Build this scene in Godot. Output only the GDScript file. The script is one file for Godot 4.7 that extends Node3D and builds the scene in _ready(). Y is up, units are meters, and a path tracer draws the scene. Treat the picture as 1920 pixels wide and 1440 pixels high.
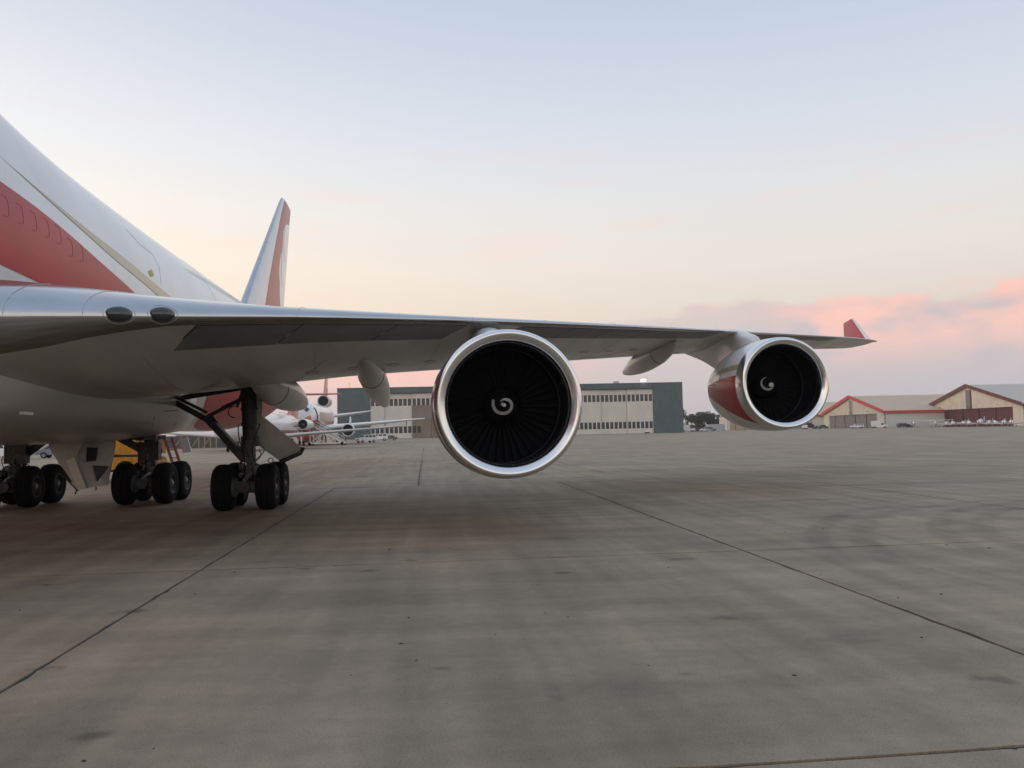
extends Node3D
# Dusk on an airport apron: a four-engined airliner seen from under its nose, along the wing, with hangars and parked jets behind.

var M := {}
var rng := RandomNumberGenerator.new()
var noise_imgs := {}

func _ready() -> void:
	rng.seed = 77
	setup_camera_sky_sun()
	make_materials()
	build_ground()
	build_airliner()
	build_big_hangar()
	build_gable_hangars()
	build_trees()
	build_twin_jet()
	build_tri_jet()
	build_stairs()
	build_vehicles()
	build_light_planes()
	build_clutter()

# ------------------------------------------------------------------ camera, sky, sun
func setup_camera_sky_sun() -> void:
	var cam := Camera3D.new()
	cam.name = "camera"
	cam.fov = 49.74
	cam.near = 0.05
	cam.far = 6000.0
	cam.position = Vector3(0, 1.94, 0)
	cam.rotation_degrees = Vector3(3.243, 0, -1.174)
	add_child(cam)
	cam.current = true
	var we := WorldEnvironment.new()
	we.name = "world_environment"
	var e := Environment.new()
	e.background_mode = Environment.BG_SKY
	e.sky = Sky.new()
	var pm := PanoramaSkyMaterial.new()
	pm.panorama = sky_texture()
	e.sky.sky_material = pm
	e.tonemap_mode = Environment.TONE_MAPPER_LINEAR
	e.tonemap_exposure = 1.0
	e.sdfgi_enabled = true
	e.ssao_enabled = true
	e.ssil_enabled = true
	e.fog_enabled = true
	e.fog_density = 0.0002
	e.fog_light_color = Color(0.86, 0.84, 0.84)
	we.environment = e
	add_child(we)
	var sun := DirectionalLight3D.new()
	sun.name = "sun"
	sun.light_energy = 0.10
	sun.light_color = Color(1.0, 0.72, 0.52)
	sun.light_angular_distance = 14.0
	sun.shadow_enabled = true
	sun.sky_mode = DirectionalLight3D.SKY_MODE_LIGHT_ONLY
	add_child(sun)
	# the last light comes level from beyond the left edge, a little behind the camera
	var az := deg_to_rad(-98.0)
	var el := deg_to_rad(5.0)
	var to_sun := Vector3(sin(az) * cos(el), sin(el), -cos(az) * cos(el))
	sun.transform = Transform3D(Basis.looking_at(-to_sun, Vector3.UP), Vector3(0, 60, 0))

func ramp(keys: Array, x: float) -> Color:
	if x <= keys[0][0]:
		return keys[0][1]
	for i in range(1, keys.size()):
		if x < keys[i][0]:
			var t: float = (x - keys[i - 1][0]) / (keys[i][0] - keys[i - 1][0])
			return (keys[i - 1][1] as Color).lerp(keys[i][1], t)
	return keys[-1][1]

func sky_texture() -> ImageTexture:
	var w := 2048
	var h := 1024
	var base := [[0.0, Color(0.54, 0.525, 0.545)], [2.5, Color(0.57, 0.545, 0.56)], [5.0, Color(0.66, 0.61, 0.59)], [8.0, Color(0.76, 0.70, 0.635)], [11.0, Color(0.80, 0.76, 0.705)], [15.0, Color(0.76, 0.77, 0.775)], [20.0, Color(0.67, 0.72, 0.80)], [28.0, Color(0.52, 0.615, 0.755)], [45.0, Color(0.45, 0.55, 0.72)], [90.0, Color(0.41, 0.51, 0.69)]]
	var glow := [[0.0, Color(0.95, 0.42, 0.16)], [4.0, Color(1.25, 0.60, 0.12)], [9.0, Color(1.1, 0.62, 0.18)], [18.0, Color(0.66, 0.56, 0.40)], [25.0, Color(0.46, 0.32, 0.17)], [45.0, Color(0.15, 0.10, 0.05)], [90.0, Color(0, 0, 0)]]
	var fn := FastNoiseLite.new()
	fn.seed = 5
	fn.noise_type = FastNoiseLite.TYPE_SIMPLEX
	fn.frequency = 0.16
	fn.fractal_octaves = 5
	var fw := FastNoiseLite.new()
	fw.seed = 9
	fw.frequency = 0.05
	fw.fractal_octaves = 4
	var data := PackedFloat32Array()
	data.resize(w * h * 4)
	var floor_c := Color(0.20, 0.19, 0.175)
	for y in h:
		var el := 90.0 - (y + 0.5) * 180.0 / h
		if el < -1.0:
			for x in w:
				var k := (y * w + x) * 4
				data[k] = floor_c.r
				data[k + 1] = floor_c.g
				data[k + 2] = floor_c.b
				data[k + 3] = 1.0
			continue
		var e := maxf(el, 0.0)
		var cb := ramp(base, e)
		var cg := ramp(glow, e)
		for x in w:
			var az := wrapf((x + 0.5) * 360.0 / w, -180.0, 180.0)
			var d := absf(wrapf(az + 98.0, -180.0, 180.0))
			var g := exp(-(d / 62.0) * (d / 62.0)) + 0.05 * exp(-d / 60.0)
			var r := cb.r + cg.r * g
			var gg := cb.g + cg.g * g
			var b := cb.b + cg.b * g
			# dusk light lies pale along the horizon away from the cloud bank
			var away := smoothstep(55.0, 120.0, absf(az)) * exp(-e / 16.0)
			r += 0.26 * away
			gg += 0.20 * away
			b += 0.14 * away
			if e < 13.0:
				# bank of cloud low over the horizon
				var wx := az * 0.72
				var n1 := fn.get_noise_2d(wx, e * 2.2)
				var n2 := fn.get_noise_2d(wx * 2.1 + 90.0, e * 4.5)
				var top := 5.6 + 2.3 * smoothstep(-7.0, 17.0, az) - 1.4 * smoothstep(36.0, 95.0, absf(az - 10.0)) + n1 * 0.9 + n2 * 0.35
				var m := smoothstep(top + 0.22, top - 0.4, e) * (1.0 - smoothstep(60.0, 120.0, absf(az - 8.0)))
				var up := clampf((e - 1.4) / maxf(top - 1.4, 0.5), 0.0, 1.0)
				var side := 0.20 + 0.80 * smoothstep(15.5, 22.0, az)
				var bright := clampf(0.66 + n1 * 0.9 + n2 * 0.42, 0.0, 1.0) * smoothstep(0.18, 0.72, up) * side
				var west := clampf(0.78 + n1 * 0.6, 0.0, 1.0) * smoothstep(0.08, 0.42, up) * 0.85
				bright = lerpf(west, bright, smoothstep(-4.0, 10.0, az))
				var cr := lerpf(0.565, 1.02, bright)
				var cgn := lerpf(0.528, 0.60, bright)
				var cbl := lerpf(0.57, 0.52, bright)
				m *= lerpf(0.55, 0.93, up) * lerpf(1.0, lerpf(0.62, 1.0, smoothstep(13.0, 21.0, az)), smoothstep(2.0, 9.0, az))
				r = lerpf(r, cr + cg.r * g * 0.6, m)
				gg = lerpf(gg, cgn + cg.g * g * 0.6, m)
				b = lerpf(b, cbl + cg.b * g * 0.6, m)
			if e < 24.0:
				# thin high wisps
				var wv := fw.get_noise_2d(az * 1.1 - e * 1.6, e * 7.0)
				var wm := smoothstep(0.22, 0.55, wv) * smoothstep(24.0, 15.0, e) * smoothstep(6.0, 9.0, e)
				r = lerpf(r, 1.0 * r + 0.05, wm * 0.7)
				gg = lerpf(gg, 0.96 * gg, wm * 0.7)
				b = lerpf(b, 0.94 * b, wm * 0.7)
			var k := (y * w + x) * 4
			data[k] = r
			data[k + 1] = gg
			data[k + 2] = b
			data[k + 3] = 1.0
	var im := Image.create_from_data(w, h, false, Image.FORMAT_RGBAF, data.to_byte_array())
	return ImageTexture.create_from_image(im)

# ------------------------------------------------------------------ materials
func lin(r: float, g: float, b: float) -> Color:
	return Color(r, g, b).linear_to_srgb()

func mat(key: String, c: Color, rough := 0.6, metal := 0.0, spec := 0.5) -> StandardMaterial3D:
	var m := StandardMaterial3D.new()
	m.resource_name = key
	m.albedo_color = c.linear_to_srgb()
	m.roughness = rough
	m.metallic = metal
	m.metallic_specular = spec
	M[key] = m
	return m

func coat(m: StandardMaterial3D, amount := 0.6, rough := 0.06) -> StandardMaterial3D:
	m.clearcoat_enabled = true
	m.clearcoat = amount
	m.clearcoat_roughness = rough
	return m

func grime(m: StandardMaterial3D, scale: float, lo: float, hi: float, seed_n: int, stretch := Vector3.ONE) -> void:
	# uneven dirt and fading: a soft grey noise multiplied into the colour, three-planar in the thing's own axes
	var nt := NoiseTexture2D.new()
	nt.width = 256
	nt.height = 256
	nt.seamless = true
	var fn := FastNoiseLite.new()
	fn.seed = seed_n
	fn.frequency = 0.012
	fn.fractal_octaves = 6
	fn.fractal_gain = 0.6
	nt.noise = fn
	var gr := Gradient.new()
	gr.set_color(0, Color(lo, lo, lo))
	gr.set_color(1, Color(hi, hi, hi))
	nt.color_ramp = gr
	m.albedo_texture = nt
	m.uv1_triplanar = true
	m.uv1_scale = stretch * scale

func make_materials() -> void:
	var m := coat(mat("white_paint", Color(0.80, 0.80, 0.79), 0.32), 0.5, 0.08)
	grime(m, 0.11, 0.90, 1.0, 3)
	m = coat(mat("grey_paint", Color(0.78, 0.765, 0.735), 0.38), 0.35, 0.14)
	grime(m, 0.13, 0.72, 1.0, 4, Vector3(1, 1, 0.3))
	m = mat("krueger_grey", Color(0.24, 0.243, 0.245), 0.45)
	grime(m, 0.35, 0.82, 1.0, 5)
	coat(mat("red_paint", Color(0.50, 0.028, 0.030), 0.42, 0.0, 0.35), 0.28, 0.08)
	grime(M.red_paint, 0.16, 0.86, 1.0, 6)
	coat(mat("gold_paint", Color(0.44, 0.335, 0.17), 0.32), 0.5, 0.08)
	mat("polished", Color(0.60, 0.605, 0.62), 0.14, 1.0)
	grime(M.polished, 0.5, 0.90, 1.0, 7, Vector3(0.4, 1.2, 0.4))
	mat("polished_lip", Color(0.84, 0.84, 0.85), 0.20, 1.0)
	mat("titanium", Color(0.16, 0.155, 0.15), 0.4, 0.8)
	mat("seam", Color(0.035, 0.035, 0.035), 0.8)
	mat("seam_soft", Color(0.50, 0.495, 0.49), 0.7)
	mat("plug_seam", Color(0.26, 0.02, 0.024), 0.6)
	mat("seam_mid", Color(0.22, 0.215, 0.21), 0.7)
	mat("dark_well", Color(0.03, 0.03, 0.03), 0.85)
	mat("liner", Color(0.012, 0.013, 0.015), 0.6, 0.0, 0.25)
	mat("blade", Color(0.012, 0.013, 0.015), 0.5, 0.0, 0.22)
	mat("spinner", Color(0.010, 0.010, 0.011), 0.6, 0.0, 0.25)
	mat("spiral_white", Color(0.62, 0.62, 0.60), 0.5)
	mat("tyre", Color(0.010, 0.0105, 0.012), 0.8, 0.0, 0.22)
	mat("hub", Color(0.07, 0.07, 0.07), 0.5, 0.3)
	mat("hub_cap", Color(0.32, 0.32, 0.32), 0.4, 0.5)
	mat("gear_steel", Color(0.075, 0.075, 0.076), 0.5, 0.3)
	grime(M.gear_steel, 1.2, 0.6, 1.0, 8)
	mat("gear_light", Color(0.15, 0.15, 0.148), 0.5, 0.2)
	mat("chrome", Color(0.6, 0.6, 0.6), 0.15, 1.0)
	mat("hose", Color(0.012, 0.012, 0.012), 0.6)
	coat(mat("lens_dark", Color(0.012, 0.017, 0.018), 0.10), 1.0, 0.03)
	mat("red_lamp", Color(0.35, 0.01, 0.01), 0.2)
	mat("orange", Color(0.74, 0.33, 0.018), 0.45)
	grime(M.orange, 0.6, 0.8, 1.0, 10)
	mat("black_trim", Color(0.02, 0.02, 0.021), 0.6)
	mat("glass_dark", Color(0.02, 0.024, 0.028), 0.08)
	mat("red_steel", Color(0.20, 0.014, 0.02), 0.5)
	mat("yellow_steel", Color(0.34, 0.27, 0.13), 0.55)
	mat("teal_clad", Color(0.090, 0.132, 0.150), 0.55)
	grime(M.teal_clad, 0.05, 0.86, 1.0, 12)
	mat("door_pale", Color(0.68, 0.665, 0.62), 0.65)
	grime(M.door_pale, 0.05, 0.93, 1.0, 13, Vector3(1.4, 0.6, 1.4))
	mat("door_tan", Color(0.25, 0.215, 0.17), 0.65)
	grime(M.door_tan, 0.06, 0.86, 1.0, 14)
	mat("window_pane", Color(0.045, 0.052, 0.058), 0.12)
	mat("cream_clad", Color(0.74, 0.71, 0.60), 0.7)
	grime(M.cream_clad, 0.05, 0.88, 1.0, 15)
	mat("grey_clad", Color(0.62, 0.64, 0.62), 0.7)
	mat("roof_tan", Color(0.62, 0.52, 0.39), 0.85, 0.0, 0.2)
	grime(M.roof_tan, 0.03, 0.94, 1.0, 16)
	mat("roof_grey", Color(0.56, 0.53, 0.47), 0.85, 0.0, 0.2)
	mat("trim_red", Color(0.55, 0.045, 0.055), 0.5)
	mat("trim_maroon", Color(0.13, 0.035, 0.04), 0.55)
	mat("door_grey", Color(0.26, 0.25, 0.25), 0.6)
	grime(M.door_grey, 0.15, 0.8, 1.0, 17)
	mat("door_maroon", Color(0.125, 0.030, 0.040), 0.6)
	grime(M.door_maroon, 0.15, 0.85, 1.0, 18)
	coat(mat("car_white", Color(0.76, 0.76, 0.76), 0.35), 0.8, 0.05)
	coat(mat("car_grey", Color(0.10, 0.105, 0.11), 0.35), 0.8, 0.05)
	coat(mat("car_dark", Color(0.03, 0.032, 0.036), 0.35), 0.8, 0.05)
	coat(mat("car_blue", Color(0.16, 0.19, 0.24), 0.4), 0.6, 0.08)
	coat(mat("jet_white", Color(0.78, 0.78, 0.78), 0.35), 0.6, 0.08)
	coat(mat("jet_grey", Color(0.50, 0.50, 0.49), 0.4), 0.3, 0.1)
	coat(mat("jet_orange", Color(0.62, 0.14, 0.06), 0.35), 0.6, 0.08)
	coat(mat("jet_red", Color(0.42, 0.035, 0.022), 0.35), 0.7, 0.06)
	coat(mat("jet_pink", Color(0.60, 0.20, 0.17), 0.4), 0.5, 0.08)
	mat("rail_white", Color(0.72, 0.72, 0.70), 0.45)
	mat("step_grey", Color(0.20, 0.20, 0.20), 0.6)
	mat("slate", Color(0.065, 0.075, 0.085), 0.6)
	mat("leaf", Color(0.085, 0.105, 0.078), 0.8)
	mat("leaf_dark", Color(0.060, 0.080, 0.062), 0.8)
	mat("bark", Color(0.10, 0.08, 0.06), 0.9)
	mat("stucco", Color(0.48, 0.36, 0.28), 0.8)
	mat("pale_box", Color(0.45, 0.48, 0.52), 0.6)
	var lamp := mat("lamp_glow", Color(1, 1, 1), 0.3)
	lamp.emission_enabled = true
	lamp.emission = Color(1.0, 0.93, 0.86)
	lamp.emission_energy_multiplier = 14.0

# ------------------------------------------------------------------ mesh helpers
func st_new() -> SurfaceTool:
	var st := SurfaceTool.new()
	st.begin(Mesh.PRIMITIVE_TRIANGLES)
	return st

func tri(st: SurfaceTool, a: Vector3, b: Vector3, c: Vector3) -> void:
	st.add_vertex(a)
	st.add_vertex(b)
	st.add_vertex(c)

func quad(st: SurfaceTool, a: Vector3, b: Vector3, c: Vector3, d: Vector3) -> void:
	tri(st, a, b, c)
	tri(st, a, c, d)

func flat(st: SurfaceTool) -> void:
	st.set_smooth_group(-1)

func smooth(st: SurfaceTool, g := 0) -> void:
	st.set_smooth_group(g)

func box(st: SurfaceTool, c: Vector3, s: Vector3, b := Basis()) -> void:
	flat(st)
	var p := []
	for i in 8:
		p.append(c + b * (Vector3(-1 if i & 1 == 0 else 1, -1 if i & 2 == 0 else 1, -1 if i & 4 == 0 else 1) * s * 0.5))
	quad(st, p[0], p[2], p[3], p[1])
	quad(st, p[5], p[7], p[6], p[4])
	quad(st, p[4], p[6], p[2], p[0])
	quad(st, p[1], p[3], p[7], p[5])
	quad(st, p[2], p[6], p[7], p[3])
	quad(st, p[4], p[0], p[1], p[5])

func loft(st: SurfaceTool, rings: Array, closed := true, cap0 := false, cap1 := false, group := 0) -> void:
	st.set_smooth_group(group)
	var n: int = rings[0].size()
	for i in rings.size() - 1:
		var a = rings[i]
		var b = rings[i + 1]
		for j in (n if closed else n - 1):
			var k := (j + 1) % n
			quad(st, a[j], a[k], b[k], b[j])
	flat(st)
	if cap0:
		fan(st, rings[0], false)
	if cap1:
		fan(st, rings[-1], true)

func fan(st: SurfaceTool, ring: Array, rev: bool) -> void:
	var c := Vector3.ZERO
	for p in ring:
		c += p
	c /= ring.size()
	for j in ring.size():
		var k := (j + 1) % ring.size()
		if rev:
			tri(st, c, ring[j], ring[k])
		else:
			tri(st, c, ring[k], ring[j])

func frame_of(dir: Vector3) -> Basis:
	var z := dir.normalized()
	var x := (Vector3.UP if absf(z.y) < 0.9 else Vector3.RIGHT).cross(z).normalized()
	return Basis(x, z.cross(x), z)

func ring(c: Vector3, b: Basis, rx: float, ry: float, n: int) -> Array:
	var out := []
	for i in n:
		var t := TAU * i / n
		out.append(c + b.x * cos(t) * rx + b.y * sin(t) * ry)
	return out

func tube(st: SurfaceTool, p0: Vector3, p1: Vector3, r0: float, r1 := -1.0, n := 10) -> void:
	var b := frame_of(p1 - p0)
	loft(st, [ring(p0, b, r0, r0, n), ring(p1, b, r1 if r1 >= 0.0 else r0, r1 if r1 >= 0.0 else r0, n)], true, true, true)

func path_tube(st: SurfaceTool, pts: Array, r: float, n := 6) -> void:
	for i in pts.size() - 1:
		tube(st, pts[i], pts[i + 1], r, r, n)

func bar(st: SurfaceTool, p0: Vector3, p1: Vector3, w: float, h: float) -> void:
	var b := frame_of(p1 - p0)
	box(st, (p0 + p1) * 0.5, Vector3(w, h, p0.distance_to(p1)), b)

func lathe(st: SurfaceTool, prof: Array, o: Vector3, dir: Vector3, n := 48, group := 0) -> void:
	var b := frame_of(dir)
	var rings := []
	for p in prof:
		rings.append(ring(o + b.z * p.y, b, maxf(p.x, 0.0005), maxf(p.x, 0.0005), n))
	loft(st, rings, true, false, false, group)

func prism(st: SurfaceTool, poly: Array, thick: Vector3) -> void:
	# a flat outline given as points in one plane, drawn out by a vector
	flat(st)
	var nrm := Vector3.ZERO
	for i in poly.size():
		nrm += (poly[i] as Vector3).cross(poly[(i + 1) % poly.size()])
	var b := frame_of(nrm)
	var flat2 := PackedVector2Array()
	for p in poly:
		flat2.append(Vector2((p as Vector3).dot(b.x), (p as Vector3).dot(b.y)))
	var idx := Geometry2D.triangulate_polygon(flat2)
	for i in range(0, idx.size(), 3):
		tri(st, poly[idx[i]], poly[idx[i + 1]], poly[idx[i + 2]])
		tri(st, poly[idx[i]] + thick, poly[idx[i + 2]] + thick, poly[idx[i + 1]] + thick)
	for i in poly.size():
		var k := (i + 1) % poly.size()
		quad(st, poly[i], poly[k], poly[k] + thick, poly[i] + thick)

func ellipsoid(st: SurfaceTool, c: Vector3, b: Basis, r: Vector3, n := 16, m := 10) -> void:
	var rings := []
	for i in m + 1:
		var t := PI * i / m
		var rr := maxf(sin(t), 0.001)
		rings.append(ring(c + b.z * cos(t) * r.z, b, rr * r.x, rr * r.y, n))
	loft(st, rings)

func put(called: String, st: SurfaceTool, material: Material, parent: Node) -> MeshInstance3D:
	st.generate_normals()
	var o := MeshInstance3D.new()
	o.name = called
	o.mesh = st.commit()
	o.material_override = null
	for i in o.mesh.get_surface_count():
		o.mesh.surface_set_material(i, material)
	parent.add_child(o, true)
	return o

func again(src: MeshInstance3D, called: String, parent: Node, tr: Transform3D) -> MeshInstance3D:
	var o := MeshInstance3D.new()
	o.name = called
	o.mesh = src.mesh
	o.transform = tr
	parent.add_child(o, true)
	return o

var used_names := {}

func numbered(called: String) -> String:
	if not used_names.has(called):
		used_names[called] = 0
		return called
	used_names[called] += 1
	return "%s_%03d" % [called, used_names[called]]

func thing(called: String, label: String, category: String, at := Vector3.ZERO, turn := 0.0, group := "") -> Node3D:
	var o := Node3D.new()
	o.name = numbered(called)
	o.position = at
	o.rotation.y = turn
	o.set_meta("label", label)
	o.set_meta("category", category)
	if group != "":
		o.set_meta("group", group)
	add_child(o)
	return o

func dup(src: Node3D, called: String, label: String, at: Vector3, turn := 0.0, sc := 1.0) -> Node3D:
	var o: Node3D = src.duplicate()
	o.name = numbered(called)
	o.position = at
	o.rotation.y = turn
	o.scale = Vector3.ONE * sc
	o.set_meta("label", label)
	add_child(o)
	return o

# ------------------------------------------------------------------ ground
const YAW := 0.10472
const PLANE_AT := Vector3(-11.736, 0, -13.98)

func V(l: float, y: float, a: float) -> Vector3:
	# aircraft axes: l metres to port of the centreline, y up, a metres aft of the inboard engine lips
	return Vector3(l, y, -a)

func seg_dist(p: Vector2, a: Vector2, b: Vector2) -> float:
	var d := b - a
	var t := clampf((p - a).dot(d) / maxf(d.length_squared(), 1e-6), 0.0, 1.0)
	return p.distance_to(a + d * t)

func concrete_image(n: int, metres: float, marks: bool) -> Image:
	var big := FastNoiseLite.new()
	big.seed = 21
	big.frequency = 1.0 / 5.0
	big.fractal_octaves = 6
	big.fractal_gain = 0.58
	var streak := FastNoiseLite.new()
	streak.seed = 33
	streak.frequency = 1.0
	streak.fractal_octaves = 4
	var hue := FastNoiseLite.new()
	hue.seed = 44
	hue.frequency = 1.0 / 9.0
	hue.fractal_octaves = 3
	var tracks := []
	var spots := []
	if marks:
		tracks = [[Vector2(23.6, 4.3), Vector2(21.27, 3.16), Vector2(19.88, 2.31), Vector2(18.69, 0.99), Vector2(17.46, -0.91), Vector2(16.85, -2.31), Vector2(16.4, -3.77), Vector2(16.19, -5.05), Vector2(16.23, -7.5)],
			[Vector2(25.5, 3.6), Vector2(22.39, 2.12), Vector2(21.04, 0.8), Vector2(19.88, -0.77), Vector2(19.17, -2.26), Vector2(18.79, -3.4), Vector2(18.63, -5.5)]]
		for s in [[7.99, -9.36, 0.10], [6.95, -2.66, 0.30], [6.88, -5.3, 0.13], [6.92, -7.59, 0.10], [15.38, -4.46, 0.20], [13.91, -3.12, 0.16], [13.84, -7.94, 0.26], [9.33, -3.12, 0.13], [14.45, -9.21, 0.14], [11.9, -6.2, 0.22], [13.2, -6.9, 0.12], [16.2, -8.4, 0.14], [5.1, -3.3, 0.12], [8.4, -2.7, 0.12], [10.3, -8.2, 0.05], [12.2, -8.7, 0.05], [11.1, -9.1, 0.05], [12.0, -3.9, 0.10], [9.9, -2.3, 0.13], [7.6, -1.9, 0.10], [10.9, 1.1, 0.25], [14.2, 0.6, 0.5], [12.3, -0.4, 0.6]]:
			spots.append(s)
	var by := PackedByteArray()
	by.resize(n * n * 3)
	var step := metres / n
	for j in n:
		var a := j * step - 20.0
		for i in n:
			var l := i * step - 30.0
			var v := 0.82 + 0.10 * big.get_noise_2d(l, a)
			v += 0.09 * streak.get_noise_2d(l * 1.6, a * 0.13)
			v += 0.09 * streak.get_noise_2d(l * 0.22 + 70.0, a * 1.1)
			v += 0.05 * streak.get_noise_2d(l * 6.0, a * 6.0)
			var p := Vector2(l, a)
			if marks:
				if l > 14.0 and l < 27.0 and a > -9.0 and a < 6.0:
					for t in tracks:
						var dm := 9.0
						for k in t.size() - 1:
							dm = minf(dm, seg_dist(p, t[k], t[k + 1]))
						# twin tyres: two rubbed bands side by side
						var e := smoothstep(0.28, 0.08, absf(dm - 0.36)) + 0.35 * smoothstep(0.9, 0.3, dm)
						v -= 0.105 * minf(e, 1.0) * (0.80 + 0.5 * streak.get_noise_2d(l * 0.9, a * 0.9)) * smoothstep(-7.5, -3.0, a) * smoothstep(5.0, 2.5, a)
				# dark wheel tracks along the taxi line and drips below the engines
				for tl in [5.0, 5.9, 11.6, 12.4]:
					v -= 0.03 * smoothstep(0.55, 0.1, absf(l - tl + 0.25 * streak.get_noise_2d(a * 0.1, tl)))
				for s in spots:
					var dx: float = l - s[0]
					var dy: float = a - s[1]
					var rr: float = s[2]
					if absf(dx) < rr * 3.0 and absf(dy) < rr * 2.0:
						var q := sqrt(dx * dx * 0.45 + dy * dy * 1.4) / rr + 0.9 * streak.get_noise_2d(l * 5.0, a * 5.0)
						v -= (0.17 if rr < 0.2 else 0.06) * smoothstep(1.0, 0.45, q)
				# rubbed dark edges along the joints
				for jl in [6.9, 15.2, 23.3]:
					v -= 0.05 * smoothstep(0.12, 0.0, absf(l - jl)) * (0.5 + streak.get_noise_2d(a * 1.4, jl))
				# tarred cross joints
				if l > 23.3:
					v -= 0.26 * smoothstep(0.10, 0.03, absf(a - 10.2 + 0.05 * streak.get_noise_2d(l, 3.0))) * (0.6 + 0.5 * streak.get_noise_2d(l * 0.7, 5.0))
				elif l > 2.0 and l < 14.0:
					v -= 0.20 * smoothstep(0.14, 0.03, absf(a - 15.65)) * (0.6 + 0.5 * streak.get_noise_2d(l * 0.7, 9.0))
				v -= 0.10 * smoothstep(0.07, 0.0, absf(a + 2.5 + 0.03 * streak.get_noise_2d(l * 2.0, 1.0))) * smoothstep(10.5, 8.0, l)
				if absf(l - 9.9) < 0.3 and a > 15.65:
					v -= 0.12 * smoothstep(0.12, 0.03, absf(l - 9.9))
			var hh := hue.get_noise_2d(l, a)
			var r := clampf(v * (1.0 + 0.022 * hh), 0.0, 1.0)
			var g := clampf(v * (0.912 + 0.006 * hh), 0.0, 1.0)
			var b := clampf(v * (0.778 - 0.02 * hh), 0.0, 1.0)
			var k := (j * n + i) * 3
			by[k] = int(r * 255.0)
			by[k + 1] = int(g * 255.0)
			by[k + 2] = int(b * 255.0)
	return Image.create_from_data(n, n, false, Image.FORMAT_RGB8, by)

func fine_noise(seed_n: int, freq: float, lo: float, hi: float, normal := false) -> NoiseTexture2D:
	var nt := NoiseTexture2D.new()
	nt.width = 512
	nt.height = 512
	nt.seamless = true
	var fn := FastNoiseLite.new()
	fn.seed = seed_n
	fn.frequency = freq
	fn.fractal_octaves = 5
	fn.fractal_gain = 0.7
	nt.noise = fn
	if normal:
		nt.as_normal_map = true
		nt.bump_strength = 3.0
	else:
		var gr := Gradient.new()
		gr.set_color(0, Color(lo, lo, lo))
		gr.set_color(1, Color(hi, hi, hi))
		nt.color_ramp = gr
	return nt

func build_ground() -> void:
	var near := StandardMaterial3D.new()
	near.resource_name = "concrete"
	near.albedo_color = Color(0.47, 0.47, 0.47).linear_to_srgb()
	near.albedo_texture = ImageTexture.create_from_image(concrete_image(1024, 64.0, true))
	near.roughness = 0.72
	near.metallic_specular = 0.4
	near.detail_enabled = true
	near.detail_blend_mode = BaseMaterial3D.BLEND_MODE_MUL
	near.detail_albedo = fine_noise(61, 0.20, 0.76, 1.24)
	near.detail_uv_layer = BaseMaterial3D.DETAIL_UV_2
	M.concrete = near
	var far := StandardMaterial3D.new()
	far.resource_name = "far_concrete"
	far.albedo_color = Color(0.47, 0.47, 0.47).linear_to_srgb()
	far.albedo_texture = ImageTexture.create_from_image(concrete_image(512, 90.0, false))
	far.roughness = 0.72
	far.metallic_specular = 0.4
	far.uv1_triplanar = true
	far.uv1_world_triplanar = true
	far.uv1_scale = Vector3.ONE / 120.0
	M.far_concrete = far
	mat("joint_seal", Color(0.045, 0.042, 0.04), 0.8)
	var g := MeshInstance3D.new()
	g.name = "ground"
	var st := st_new()
	flat(st)
	var big := 4000.0
	quad(st, Vector3(-big, -0.03, -big), Vector3(big, -0.03, -big), Vector3(big, -0.03, big), Vector3(-big, -0.03, big))
	g = put("ground", st, M.far_concrete, self)
	g.set_meta("kind", "structure")
	var ap := Node3D.new()
	ap.name = "apron"
	ap.position = PLANE_AT
	ap.rotation.y = YAW
	ap.set_meta("kind", "structure")
	add_child(ap)
	# sealing strip in the joints, below the slabs
	st = st_new()
	flat(st)
	quad(st, V(-42.0, -0.014, 95.0), V(64.0, -0.014, 95.0), V(64.0, -0.014, -26.3), V(-42.0, -0.014, -26.3))
	put("joint_seal", st, M.joint_seal, ap)
	var lcuts := [-42.2, -34.0, -25.9, -17.7, -9.5, -1.3, 6.9, 15.12, 23.3, 31.5, 39.7, 47.9, 56.1, 64.3]
	var rows := [-26.3, -18.3, -10.42, -2.5, 5.6, 15.65]
	for r in rows.size() - 1:
		for c in lcuts.size() - 1:
			var a0: float = rows[r]
			var a1: float = rows[r + 1]
			if lcuts[c] > 23.0:
				if r == 3:
					a1 = 10.2
				elif r == 4:
					a0 = 10.2
			slab(ap, lcuts[c], lcuts[c + 1], a0, a1)
	var lcuts2 := [-42.2, -31.1, -22.9, -14.7, -6.5, 1.7, 9.9, 18.1, 26.3, 34.5, 42.7, 50.9, 64.3]
	var rows2 := [15.65, 31.5, 47.5, 63.0, 79.0, 95.2]
	for r in rows2.size() - 1:
		for c in lcuts2.size() - 1:
			slab(ap, lcuts2[c], lcuts2[c + 1], rows2[r], rows2[r + 1])

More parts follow.
